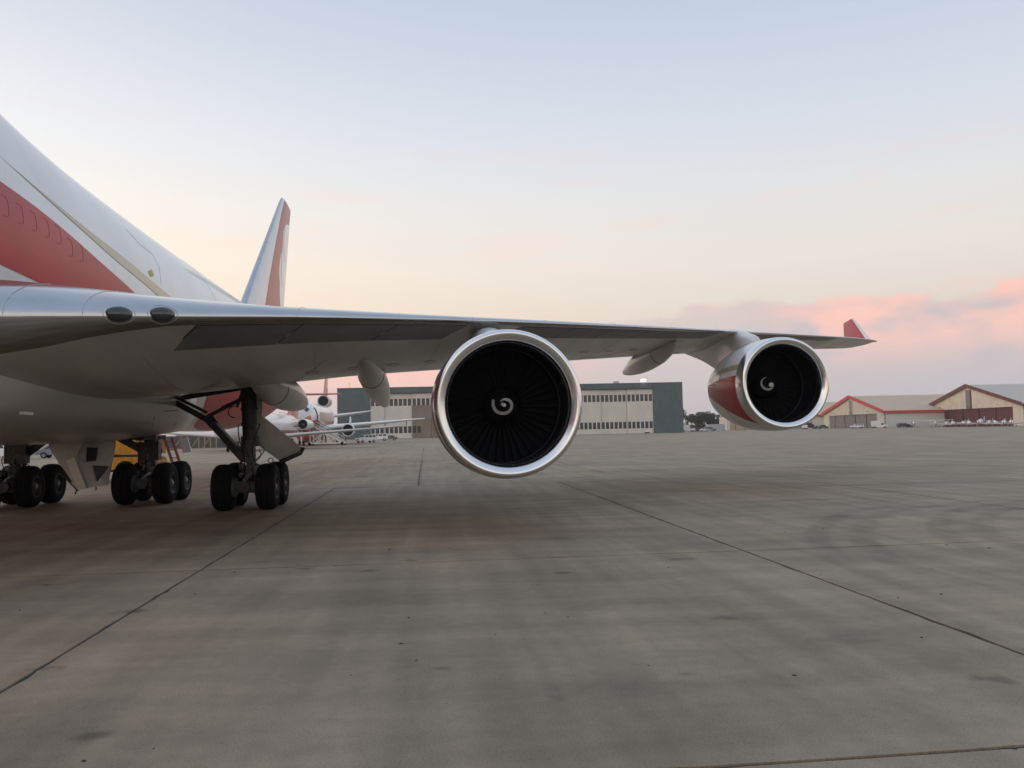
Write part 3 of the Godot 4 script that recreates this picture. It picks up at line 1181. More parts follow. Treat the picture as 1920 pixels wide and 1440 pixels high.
	lathe(st, [Vector2(0.40, 4.3), Vector2(0.30, 4.9), Vector2(0.12, 5.5), Vector2(0.0, 5.7)], o, aft, 30, 1)
	put("exhaust_core", st, M.titanium, E)
	# pylon
	st = st_new()
	var lv := []
	if kind == 1:
		lv = [[3.62, 1.75, 5.8, 0.34], [3.85, 1.6, 7.2, 0.36], [4.05, 2.35, 8.6, 0.37], [4.2, 3.0, 9.6, 0.38], [4.3, 3.55, 10.0, 0.38]]
	else:
		lv = [[3.0, 11.0, 12.3, 0.22], [3.6, 10.9, 13.0, 0.23], [4.1, 10.8, 14.35, 0.24], [4.5, 10.1, 15.7, 0.25], [4.75, 10.2, 16.8, 0.27], [5.0, 11.0, 17.8, 0.32], [5.2, 11.75, 18.0, 0.40], [5.26, 12.1, 18.0, 0.44]]
	rings = []
	var fine := []
	for i in 25:
		var yy := lerpf(lv[0][0], lv[-1][0], i / 24.0)
		fine.append([yy, table(lv, yy, 1), table(lv, yy, 2), table(lv, yy, 3)])
	for v in fine:
		var row := []
		for k in 24:
			var ph := TAU * k / 24.0
			var u := 0.5 - 0.5 * cos(ph)
			var prof: float = v[3] * 2.6 * (0.2969 * sqrt(u) - 0.126 * u - 0.3516 * u * u + 0.2843 * u * u * u - 0.1015 * u * u * u * u) / 0.26
			row.append(V(pyl + signf(sin(ph)) * minf(prof, v[3]) if absf(sin(ph)) > 0.01 else pyl, v[0], lerpf(v[1], v[2], u)))
		rings.append(row)
	loft(st, rings, true, true, true)
	var py := put("pylon", st, M.white_paint, E)
	py.transform = E.transform.affine_inverse()

func nacelle_r(t: float) -> float:
	return table([[0.40, 1.345], [0.6, 1.362], [0.9, 1.372], [1.3, 1.368], [1.8, 1.345], [2.3, 1.30], [2.8, 1.225], [3.25, 1.14], [3.6, 1.06]], t, 1)

func nacelle_band(st: SurfaceTool, o: Vector3, sx: float, up: Array, lo: Array) -> void:
	smooth(st)
	var rows := []
	for i in 33:
		var t := lerpf(0.43, 3.5, i / 32.0)
		var r := nacelle_r(t) + 0.005
		var row := []
		for j in 25:
			var th := deg_to_rad(lerpf(table(up, t, 1), table(lo, t, 1), j / 24.0))
			row.append(o + Vector3(sx * cos(th) * r, sin(th) * r, -t))
		rows.append(row)
	loft(st, rows, false)

func build_tail(P: Node3D) -> void:
	# fin: sections from root to tip
	var st := st_new()
	var lv := [[8.0, 30.6, 45.0, 0.62], [8.9, 32.0, 45.4, 0.58], [12.0, 36.1, 46.7, 0.44], [16.0, 41.4, 48.4, 0.30], [18.9, 45.25, 49.6, 0.20], [19.3, 45.9, 49.85, 0.14], [19.45, 47.0, 49.9, 0.05]]
	var rings := []
	for v in lv:
		var row := []
		for k in 28:
			var ph := TAU * k / 28.0
			var u := 0.5 - 0.5 * cos(ph)
			row.append(V(sin(ph) * v[3] * (1.15 - 0.75 * u), v[0], lerpf(v[1], v[2], u)))
		rings.append(row)
	loft(st, rings, true, true, true)
	var F := put("fin", st, M.white_paint, P)
	for side in [1.0, -1.0]:
		st = st_new()
		fin_area(st, side, [[10.0, 37.0], [12.0, 38.9], [16.0, 42.8], [18.6, 45.6], [19.25, 46.4]], [[10.0, 43.4], [11.5, 44.0], [13.0, 42.9], [14.2, 43.4], [15.4, 44.7], [16.3, 45.0], [17.4, 46.3], [18.0, 48.7], [19.25, 49.7]], 0.006)
		put("red_panel", st, M.jet_orange if false else M.red_paint, F)
		for fe in [[10.4, 13.6, 43.6, 44.6, 42.7, 43.5], [12.6, 15.6, 44.2, 45.2, 43.9, 44.7], [14.6, 17.4, 45.2, 46.2, 45.6, 46.2]]:
			st = st_new()
			fin_area(st, side, [[fe[0], fe[2] + 0.4], [(fe[0] + fe[1]) * 0.5, lerpf(fe[2], fe[4], 0.5)], [fe[1], fe[5]]], [[fe[0], fe[3]], [(fe[0] + fe[1]) * 0.5, fe[3] + 0.1], [fe[1], fe[5] + 0.05]], 0.012)
			put("white_feather", st, M.white_paint, F)
	# polished fin edge
	st = st_new()
	rings = []
	for v in lv.slice(0, 6):
		var row := []
		for k in 9:
			var ph := PI * (k / 8.0 - 0.5)
			var u := 0.028 * (1.0 - cos(ph))
			row.append(V(sin(ph) * v[3] * 0.42 * 1.02, v[0], lerpf(v[1], v[2], u) - 0.02))
		rings.append(row)
	loft(st, rings, false)
	put("fin_edge", st, M.polished, F)
	for side in [1.0, -1.0]:
		st = st_new()
		rings = []
		for v in [[0.8, 7.2, 36.2, 45.2, 0.42], [3.0, 7.45, 38.3, 45.9, 0.34], [7.0, 7.95, 42.0, 47.2, 0.24], [11.0, 8.45, 45.8, 48.5, 0.14]]:
			var row := []
			for k in 24:
				var ph := TAU * k / 24.0
				var u := 0.5 - 0.5 * cos(ph)
				row.append(V(v[0] * side, v[1] + sin(ph) * v[4] * (1.15 - 0.8 * u), lerpf(v[2], v[3], u)))
			rings.append(row)
		loft(st, rings, true, false, true)
		put("tailplane", st, M.white_paint, P)

func fin_area(st: SurfaceTool, side: float, lead: Array, trail: Array, off: float) -> void:
	var lv := [[8.0, 30.6, 45.0, 0.62], [8.9, 32.0, 45.4, 0.58], [12.0, 36.1, 46.7, 0.44], [16.0, 41.4, 48.4, 0.30], [18.9, 45.25, 49.6, 0.20], [19.3, 45.9, 49.85, 0.14]]
	var rows := []
	var y0: float = lead[0][0]
	var y1: float = lead[-1][0]
	for i in 29:
		var y := lerpf(y0, y1, i / 28.0)
		var row := []
		for j in 13:
			var a := lerpf(table(lead, y, 1), maxf(table(trail, y, 1), table(lead, y, 1) + 0.01), j / 12.0)
			var u := clampf((a - table(lv, y, 1)) / (table(lv, y, 2) - table(lv, y, 1)), 0.01, 0.99)
			var ph := acos(1.0 - 2.0 * u)
			row.append(V(side * (sin(ph) * table(lv, y, 3) * (1.15 - 0.75 * u) + off), y, a))
		rows.append(row)
	smooth(st)
	loft(st, rows, false)

func build_gear(P: Node3D, called: String, l: float, ac: float, wing: bool) -> void:
	var side := signf(l)
	var top := V(5.27 * side, 3.7, 8.7) if wing else V(1.86 * side, 2.3, 11.1)
	var foot := V(l, 0.70, ac)
	var st := st_new()
	var mid := foot.lerp(top, 0.36 if wing else 0.5)
	tube(st, mid, top, 0.20 if wing else 0.19, 0.22 if wing else 0.2, 18)
	tube(st, mid - (top - foot).normalized() * 0.10, mid + (top - foot).normalized() * 0.16, 0.25, 0.25, 18)
	if wing:
		for t in [0.52, 0.66, 0.80, 0.92]:
			var q := foot.lerp(top, t)
			tube(st, q, q + (top - foot).normalized() * 0.05, 0.235, 0.235, 18)
	var G := put(called, st, M.gear_steel, P)
	st = st_new()
	tube(st, foot, mid, 0.135, 0.135, 16)
	put("piston", st, M.gear_light, G)
	st = st_new()
	tube(st, V(l, 0.62, ac - 1.05), V(l, 0.62, ac + 1.05), 0.145, 0.145, 14)
	box(st, V(l, 0.68, ac), Vector3(0.42, 0.44, 0.5))
	put("bogie_beam", st, M.gear_steel, G)
	# scissor links and hoses
	st = st_new()
	bar(st, V(l, 0.82, ac - 0.32), V(l, 1.25, ac - 0.46), 0.22, 0.07)
	bar(st, V(l, 1.25, ac - 0.46), mid + Vector3(0, 0.05, 0.22), 0.18, 0.06)
	put("scissor_link", st, M.gear_light, G)
	for h in 3:
		st = st_new()
		var x := l + (h - 1) * 0.2
		var pts := []
		for k in 9:
			var t := k / 8.0
			pts.append(V(x + 0.10 * sin(t * 5.0 + h), lerpf(0.72, mid.y + 0.5, t), ac - 0.26 - 0.16 * sin(PI * t)))
		path_tube(st, pts, 0.016, 5)
		put("hose", st, M.hose, G)
	for fa in [-0.735, 0.735]:
		st = st_new()
		tube(st, V(l - 0.78, 0.605, ac + fa), V(l + 0.78, 0.605, ac + fa), 0.085, 0.085, 12)
		tube(st, V(l - 0.22, 0.605, ac + fa), V(l + 0.22, 0.605, ac + fa), 0.16, 0.16, 14)
		put("axle", st, M.gear_light, G)
		for s in [-1.0, 1.0]:
			var c := V(l + s * 0.56, 0.605, ac + fa)
			var d := Vector3(s, 0, 0)
			st = st_new()
			lathe(st, [Vector2(0.30, -0.23), Vector2(0.40, -0.255), Vector2(0.52, -0.235), Vector2(0.585, -0.18), Vector2(0.605, -0.10), Vector2(0.607, -0.06), Vector2(0.598, -0.055), Vector2(0.598, -0.045), Vector2(0.61, -0.04), Vector2(0.61, 0.04), Vector2(0.598, 0.045), Vector2(0.598, 0.055), Vector2(0.607, 0.06), Vector2(0.605, 0.10), Vector2(0.585, 0.18), Vector2(0.52, 0.235), Vector2(0.40, 0.255), Vector2(0.30, 0.23)], c, d, 56)
			put("tyre", st, M.tyre, G)
			st = st_new()
			lathe(st, [Vector2(0.31, 0.235), Vector2(0.295, 0.24), Vector2(0.285, 0.20), Vector2(0.26, 0.10), Vector2(0.17, 0.085), Vector2(0.15, 0.16), Vector2(0.10, 0.20), Vector2(0.0, 0.205)], c, d, 32)
			lathe(st, [Vector2(0.31, -0.235), Vector2(0.28, -0.2), Vector2(0.27, 0.05)], c, d, 32, 1)
			put("wheel_hub", st, M.hub, G)
			st = st_new()
			lathe(st, [Vector2(0.0, 0.235), Vector2(0.05, 0.232), Vector2(0.065, 0.20), Vector2(0.07, 0.15)], c, d, 20)
			put("hub_cap", st, M.hub_cap, G)
			st = st_new()
			lathe(st, [Vector2(0.0, -0.30), Vector2(0.2, -0.30), Vector2(0.235, -0.26), Vector2(0.235, -0.05), Vector2(0.0, -0.05)], c, d, 28)
			for k in 6:
				var th := TAU * k / 6.0
				tube(st, c - d * 0.32 + Vector3(0, cos(th), sin(th)) * 0.16, c - d * 0.25 + Vector3(0, cos(th), sin(th)) * 0.16, 0.035, 0.035, 8)
			put("brake", st, M.gear_light, G)
	# brake rods, junction boxes and lines crowded round the leg's foot
	for k in 14:
		st = st_new()
		var sx := -1.0 if k % 2 == 0 else 1.0
		var q := V(l + sx * rng.randf_range(0.14, 0.34), rng.randf_range(0.5, 1.25), ac + rng.randf_range(-0.75, 0.1))
		if k % 3 == 0:
			box(st, q, Vector3(rng.randf_range(0.06, 0.14), rng.randf_range(0.08, 0.2), rng.randf_range(0.08, 0.16)), Basis(Vector3.RIGHT, rng.randf()))
			put("junction_box", st, M.gear_light if k % 2 == 0 else M.hub_cap, G)
		elif k % 3 == 1:
			tube(st, q, q + Vector3(rng.randf_range(-0.15, 0.15), rng.randf_range(-0.35, 0.35), rng.randf_range(-0.3, 0.3)), 0.022, 0.022, 7)
			put("brake_rod", st, M.hub_cap, G)
		else:
			var pp := []
			for i in 7:
				var t := i / 6.0
				pp.append(q + Vector3(0.12 * sin(t * 4.0 + k), 0.5 * t, 0.1 * cos(t * 5.0)))
			path_tube(st, pp, 0.014, 5)
			put("hydraulic_line", st, M.hose if k % 2 == 0 else M.gear_light, G)
	for fa in [-0.735, 0.735]:
		for s in [-1.0, 1.0]:
			st = st_new()
			tube(st, V(l + s * 0.27, 0.605, ac + fa), V(l + s * 0.36, 0.605, ac + fa), 0.26, 0.26, 20)
			for k in 7:
				var th := TAU * k / 7.0
				tube(st, V(l + s * 0.22, 0.605 + cos(th) * 0.17, ac + fa + sin(th) * 0.17), V(l + s * 0.28, 0.605 + cos(th) * 0.17, ac + fa + sin(th) * 0.17), 0.04, 0.04, 8)
			put("brake", st, M.gear_light, G)
	st = st_new()
	tube(st, V(l, 0.95, ac - 0.2), V(l, 0.78, ac - 0.95), 0.06, 0.05, 10)
	tube(st, V(l, 0.95, ac + 0.2), V(l, 0.78, ac + 0.9), 0.04, 0.04, 10)
	put("levelling_ram", st, M.hub_cap, G)
	st = st_new()
	if wing:
		bar(st, V(2.98 * side, 3.10, 8.8), V(4.3 * side, 2.36, 8.65), 0.13, 0.15)
		bar(st, V(4.25 * side, 2.42, 8.65), V(5.05 * side, 1.5, 8.5), 0.20, 0.19)
		bar(st, V(3.05 * side, 3.22, 8.6), V(4.2 * side, 2.62, 8.55), 0.06, 0.08)
		bar(st, V(5.0 * side, 1.62, 8.4), V(5.3 * side, 1.30, 8.3), 0.26, 0.2)
		tube(st, V(4.22 * side, 2.45, 8.7), V(4.36 * side, 2.30, 8.6), 0.14, 0.14, 12)
		put("side_brace", st, M.gear_steel, G)
		st = st_new()
		tube(st, V(4.15 * side, 2.47, 8.55), V(5.1 * side, 2.98, 8.6), 0.055, 0.055, 10)
		tube(st, V(4.6 * side, 2.75, 8.5), V(4.95 * side, 2.90, 8.5), 0.035, 0.035, 8)
		tube(st, V(5.0 * side, 2.75, 8.55), V(5.22 * side, 3.42, 8.6), 0.04, 0.04, 8)
		put("lock_link", st, M.gear_steel, G)
		st = st_new()
		var loop := []
		for k in 13:
			var t := PI * k / 12.0
			loop.append(V((4.98 - 0.18 * sin(t)) * side, 2.62 + 0.16 * cos(t), 8.4))
		path_tube(st, loop, 0.014, 5)
		var loop2 := []
		for k in 13:
			var t := TAU * k / 12.0
			loop2.append(V((5.92 + 0.07 * sin(t)) * side, 1.26 + 0.07 * cos(t), 8.5))
		path_tube(st, loop2, 0.012, 5)
		put("hose", st, M.hose, G)
		# doors carried by the leg: a narrow upper leaf and the big lower leaf, canted outwards
		st = st_new()
		prism(st, [V(5.24 * side, 3.48, 9.35), V(5.37 * side, 3.48, 9.35), V(5.53 * side, 3.17, 9.35), V(5.53 * side, 2.54, 9.35), V(5.26 * side, 2.26, 9.35)], Vector3(0, 0, -0.10))
		var up := put("gear_door", st, M.grey_paint, G)
		up.set_meta("label", "narrow upper wheel door")
		st = st_new()
		prism(st, [V(5.26 * side, 2.25, 9.34), V(5.53 * side, 2.53, 9.34), V(6.62 * side, 1.60, 9.40), V(6.55 * side, 1.50, 9.40), V(5.99 * side, 1.23, 9.40), V(5.36 * side, 1.72, 9.34)], Vector3(0.02 * side, -0.03, -0.13))
		var low := put("gear_door", st, M.grey_paint, G)
		low.set_meta("label", "large lower wheel door hanging outboard")
		st = st_new()
		prism(st, [V(6.62 * side, 1.60, 9.39), V(6.70 * side, 1.58, 9.5), V(6.60 * side, 1.40, 9.5), V(6.02 * side, 1.15, 9.5), V(5.99 * side, 1.23, 9.39)], Vector3(0.01 * side, -0.03, -0.05))
		put("door_lip", st, M.gear_steel, G)
	else:
		bar(st, V(1.05 * side, 1.98, 10.9), V(1.75 * side, 1.52, 11.15), 0.12, 0.22)
		bar(st, V(1.75 * side, 1.52, 11.15), V(1.9 * side, 1.18, 11.2), 0.2, 0.26)
		box(st, V(1.9 * side, 1.55, 11.0), Vector3(0.6, 0.55, 0.3))
		put("drag_brace", st, M.gear_steel, G)
		st = st_new()
		tube(st, V(2.2 * side, 1.9, 10.95), V(2.05 * side, 1.2, 10.95), 0.045, 0.045, 10)
		put("actuator", st, M.chrome, G)

func build_belly_doors(P: Node3D) -> void:
	var st := st_new()
	prism(st, [V(-0.62, 1.93, 10.0), V(0.42, 1.93, 10.0), V(0.20, 1.50, 10.0), V(0.50, 0.55, 10.0), V(0.22, 0.51, 10.0), V(-0.12, 1.05, 10.0), V(-0.5, 1.6, 10.0)], Vector3(0, 0, -0.06))
	var d := put("body_gear_door", st, M.grey_paint, P)
	d.set_meta("label", "wheel door hanging under the belly, pale lower leaf")
	st = st_new()
	prism(st, [V(-0.09, 1.34, 9.985), V(0.155, 1.45, 9.94), V(0.485, 0.56, 9.94), V(0.23, 0.53, 9.985)], Vector3(0, 0, -0.012))
	put("pale_leaf", st, M.white_paint, d)
	st = st_new()
	tube(st, V(-0.2, 0.95, 10.0), V(0.24, 0.47, 10.0), 0.02, 0.02, 6)
	tube(st, V(0.20, 0.52, 10.0), V(0.16, 0.38, 10.0), 0.018, 0.018, 6)
	tube(st, V(0.62, 0.56, 10.3), V(0.62, 0.46, 10.3), 0.018, 0.018, 6)
	put("door_rod", st, M.gear_steel, d)
	st = st_new()
	prism(st, [V(0.38, 1.93, 10.06), V(1.12, 1.93, 10.32), V(1.14, 1.76, 10.32), V(0.92, 0.60, 10.32), V(0.47, 0.55, 10.06), V(0.17, 1.5, 10.06)], Vector3(0, 0, -0.06))
	d = put("body_gear_door", st, M.grey_paint, P)
	d.set_meta("label", "dark inner face of the second belly wheel door")
	st = st_new()
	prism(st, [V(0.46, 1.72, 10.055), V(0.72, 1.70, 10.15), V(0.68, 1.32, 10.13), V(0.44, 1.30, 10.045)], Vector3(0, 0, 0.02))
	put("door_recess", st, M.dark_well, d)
	st = st_new()
	prism(st, [V(0.60, 1.20, 10.10), V(1.0, 1.15, 10.25), V(0.72, 0.72, 10.13)], Vector3(0, 0, 0.02))
	put("door_bracket", st, M.gear_steel, d)
	st = st_new()
	prism(st, [V(1.36, 1.93, 16.0), V(1.62, 1.95, 16.0), V(1.76, 1.42, 16.0), V(1.46, 1.39, 16.0)], Vector3(0, 0, -0.05))
	put("body_gear_door", st, M.white_paint, P)
	# dark bay openings in the belly
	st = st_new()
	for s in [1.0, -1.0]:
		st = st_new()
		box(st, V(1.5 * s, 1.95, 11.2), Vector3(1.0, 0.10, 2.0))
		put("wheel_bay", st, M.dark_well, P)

# ------------------------------------------------------------------ the big hangar across the apron
func build_big_hangar() -> void:
	var H := thing("hangar", "long slate-blue hangar with pale sliding doors and two rows of windows, behind the inner engine", "hangar", Vector3(-66.5, 0, -314), atan2(6.0, 132.5))
	var st := st_new()
	box(st, Vector3(6.2, 9.7, -36.0), Vector3(12.4, 19.4, 71.0))
	put("wall", st, M.teal_clad, H)
	st = st_new()
	box(st, Vector3(126.8, 9.7, -36.0), Vector3(11.6, 19.4, 71.0))
	put("wall", st, M.teal_clad, H)
	st = st_new()
	box(st, Vector3(66.7, 18.35, -0.6), Vector3(108.6, 2.1, 1.4))
	put("fascia", st, M.teal_clad, H)
	st = st_new()
	box(st, Vector3(66.3, 19.46, -36.0), Vector3(132.9, 0.12, 71.4))
	put("roof", st, M.slate, H)
	st = st_new()
	box(st, Vector3(66.7, 9.0, -40.0), Vector3(108.5, 18.0, 0.3))
	put("rear_wall", st, M.slate, H)
	st = st_new()
	box(st, Vector3(66.7, 17.2, -1.0), Vector3(108.6, 0.3, 1.6))
	put("door_track", st, M.slate, H)
	var cuts := [12.4, 17.7, 28.2, 38.6, 49.0, 59.6, 70.0, 80.3, 90.6, 100.6, 110.8, 121.0]
	for i in cuts.size() - 1:
		hangar_door(H, cuts[i], cuts[i + 1], 17.05, -1.0 if i % 2 == 0 else -1.45, i == 2)
	# rooftop things
	st = st_new()
	tube(st, Vector3(3.8, 19.5, -6), Vector3(3.8, 22.2, -6), 0.05, 0.03, 6)
	tube(st, Vector3(3.2, 21.4, -6), Vector3(4.4, 21.4, -6), 0.03, 0.03, 5)
	put("antenna_mast", st, M.slate, H)
	st = st_new()
	box(st, Vector3(107.6, 20.0, -5.0), Vector3(2.0, 1.0, 1.6))
	put("roof_vent", st, M.pale_box, H)
	var hb := H.transform
	var L := thing("floodlight", "lit floodlight on the roof edge of the slate-blue hangar", "floodlight", hb * Vector3(117.3, 19.52, 0.35), H.rotation.y)
	st = st_new()
	tube(st, Vector3(0, 0, -0.3), Vector3(0, 0.55, -0.3), 0.06, 0.06, 8)
	box(st, Vector3(0, 0.85, -0.22), Vector3(1.9, 0.85, 0.3))
	put("housing", st, M.slate, L)
	st = st_new()
	box(st, Vector3(0, 0.85, -0.03), Vector3(1.8, 0.75, 0.06))
	put("lamp_lens", st, M.lamp_glow, L)
	var sp := SpotLight3D.new()
	sp.name = "floodlight_beam"
	sp.position = Vector3(0, 0.80, 0.08)
	sp.rotation_degrees = Vector3(-52, 0, 0)
	sp.light_color = Color(1.0, 0.93, 0.86)
	sp.light_energy = 6.0
	sp.light_size = 0.5
	sp.spot_range = 60.0
	sp.spot_angle = 80.0
	sp.spot_attenuation = 2.0
	sp.shadow_enabled = true
	L.add_child(sp)

func hangar_door(H: Node3D, x0: float, x1: float, top: float, z: float, tan_one: bool) -> void:
	var st := st_new()
	var w := x1 - x0 - 0.10
	var cx := (x0 + x1) * 0.5
	var t := 0.34
	var lo0 := 1.94
	var lo1 := 4.54
	var up0 := 12.4
	var up1 := 15.07
	var n := int(round(w / 1.69))
	var pitch := w / n
	var st2 := st_new()
	box(st, Vector3(cx, (up1 + top) * 0.5, z), Vector3(w, top - up1, t))
	var low := st2 if tan_one else st
	box(low, Vector3(cx, (lo1 + up0) * 0.5, z), Vector3(w, up0 - lo1, t))
	box(low, Vector3(cx, lo0 * 0.5, z), Vector3(w, lo0, t))
	for k in n + 1:
		var mw := 0.42 if k > 0 and k < n else 0.25
		var mx := x0 + 0.05 + pitch * k + (0.0 if k > 0 and k < n else (mw * 0.5 if k == 0 else -mw * 0.5))
		box(st, Vector3(mx, (up0 + up1) * 0.5, z), Vector3(mw, up1 - up0, t))
		if not tan_one or k < 3:
			box(low, Vector3(mx, (lo0 + lo1) * 0.5, z), Vector3(mw, lo1 - lo0, t))
	if tan_one:
		box(low, Vector3(x0 + 0.05 + pitch * 2.0 + (w - pitch * 2.0) * 0.5, (lo0 + lo1) * 0.5, z), Vector3(w - pitch * 2.0, lo1 - lo0 - 0.004, t))
	var D := put("door_panel", st, M.door_pale, H)
	if tan_one:
		put("lower_sheet", st2, M.door_tan, D)
		st = st_new()
		for e in [[7.3, 0.0, 7.3, 7.5], [9.4, 0.0, 9.4, 7.5], [7.3, 7.5, 9.4, 7.5]]:
			bar(st, Vector3(x0 + e[0], e[1], z + 0.2), Vector3(x0 + e[2], e[3], z + 0.2), 0.10, 0.10)
		put("side_door_frame", st, M.trim_maroon, D)
	for k in n:
		var px := x0 + 0.05 + pitch * (k + 0.5)
		st = st_new()
		box(st, Vector3(px, (up0 + up1) * 0.5, z - 0.08), Vector3(pitch - 0.3, up1 - up0, 0.05))
		var pane := put("window_pane", st, M.window_pane, D)
		if not tan_one or k < 2:
			var o := again(pane, "window_pane", D, Transform3D(Basis(), Vector3(0, (lo0 + lo1) * 0.5 - (up0 + up1) * 0.5, 0)))
	st = st_new()
	box(st, Vector3(x1, top * 0.5, z - 0.25), Vector3(0.16, top, 0.3))
	put("door_seam", st, M.seam_soft, D)

# ------------------------------------------------------------------ gabled hangars on the far side
func gable(label: String, x: float, d0: float, d1: float, eave: float, apex: float, deep: float, door0: float, door1: float, door_h: float, wall_m: Material, side_m: Material, roof_m: Material, trim_m: Material, door_m: Material, n_doors: int, trim_w: float) -> Node3D:
	var w := d1 - d0
	var G := thing("gable_hangar", label, "hangar", Vector3(x, 0, -d0), 0.0, "gabled hangars beyond the apron")
	var th := Vector3(0.4, 0, 0)
	var a := d0 - door1
	var z0 := -(door0 - d0)
	var z1 := -(door1 - d0)
	var st := st_new()
	# the front, round the door opening (near = towards z 0)
	prism(st, [Vector3(0, 0, 0), Vector3(0, door_h, 0), Vector3(0, door_h, z0), Vector3(0, 0, z0)], th)
	prism(st, [Vector3(0, 0, z1), Vector3(0, door_h, z1), Vector3(0, door_h, -w), Vector3(0, 0, -w)], th)
	prism(st, [Vector3(0, door_h, 0), Vector3(0, eave, 0), Vector3(0, apex, -w * 0.5), Vector3(0, eave, -w), Vector3(0, door_h, -w)], th)
	put("front_wall", st, wall_m, G)
	st = st_new()
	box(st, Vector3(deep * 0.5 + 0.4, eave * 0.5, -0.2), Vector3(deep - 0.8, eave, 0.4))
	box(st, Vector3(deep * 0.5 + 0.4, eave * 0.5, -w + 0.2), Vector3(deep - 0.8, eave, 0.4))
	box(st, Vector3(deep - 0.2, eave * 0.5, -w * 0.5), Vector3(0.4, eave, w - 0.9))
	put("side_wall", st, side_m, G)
	# corrugation ribs on the near wall
	st = st_new()
	var k := 1.5
	while k < deep - 1.0:
		box(st, Vector3(k, eave * 0.5, 0.02), Vector3(0.12, eave - 0.1, 0.06))
		k += 3.0
	put("wall_rib", st, side_m, G).set_meta("kind", "stuff")
	st = st_new()
	var rise := (apex - eave) / (w * 0.5)
	var oh := 0.9
	for s in [0.0, 1.0]:
		var ez: float = oh if s == 0.0 else -w - oh
		var ey := eave - rise * oh
		prism(st, [Vector3(-0.8, ey + 0.05, ez), Vector3(-0.8, apex + 0.05, -w * 0.5), Vector3(deep + 0.6, apex + 0.05, -w * 0.5), Vector3(deep + 0.6, ey + 0.05, ez)], Vector3(0, 0.22, 0))
	put("roof", st, roof_m, G)
	st = st_new()
	bar(st, Vector3(-0.92, eave - rise * oh + 0.02, oh), Vector3(-0.92, apex + 0.02, -w * 0.5), 0.22, trim_w)
	put("gable_trim", st, trim_m, G)
	st = st_new()
	bar(st, Vector3(-0.92, apex + 0.02, -w * 0.5), Vector3(-0.92, eave - rise * oh + 0.02, -w - oh), 0.22, trim_w)
	put("gable_trim", st, trim_m, G)
	st = st_new()
	box(st, Vector3(deep * 0.5, eave - rise * oh - 0.35, oh + 0.1), Vector3(deep + 1.2, 1.0, 0.2))
	put("eave_trim", st, trim_m, G)
	# the door leaves
	for i in n_doors:
		var za := lerpf(z0, z1, float(i) / n_doors)
		var zb := lerpf(z0, z1, float(i + 1) / n_doors)
		st = st_new()
		box(st, Vector3(0.5 if i % 2 == 0 else 0.75, door_h * 0.5, (za + zb) * 0.5), Vector3(0.18, door_h, absf(zb - za) - 0.12))
		put("door_leaf", st, door_m, G)
	st = st_new()
	box(st, Vector3(1.3, door_h * 0.5, (z0 + z1) * 0.5), Vector3(0.1, door_h, absf(z1 - z0)))
	put("door_gap", st, M.seam, G)
	# tail-fin slot above the door
	var zc := -w * 0.5
	st = st_new()
	box(st, Vector3(-0.06, (door_h + apex - 1.9) * 0.5, zc), Vector3(0.16, apex - 1.9 - door_h, 3.2))
	put("fin_slot_door", st, M.door_grey, G)
	st = st_new()
	box(st, Vector3(-0.12, (door_h + apex - 1.9) * 0.5, zc + 2.1), Vector3(0.3, apex - 1.9 - door_h, 0.9))
	put("slot_edge", st, M.trim_maroon if trim_m == M.trim_maroon else M.seam_soft, G)
	for i in 3:
		st = st_new()
		var zl := lerpf(z0, z1, 0.14 + 0.36 * i)
		tube(st, Vector3(0, door_h + 0.9, zl), Vector3(-1.0, door_h + 1.2, zl), 0.06, 0.06, 6)
		box(st, Vector3(-1.1, door_h + 1.1, zl), Vector3(0.5, 0.25, 0.5))
		put("wall_lamp", st, M.door_grey, G)
	return G

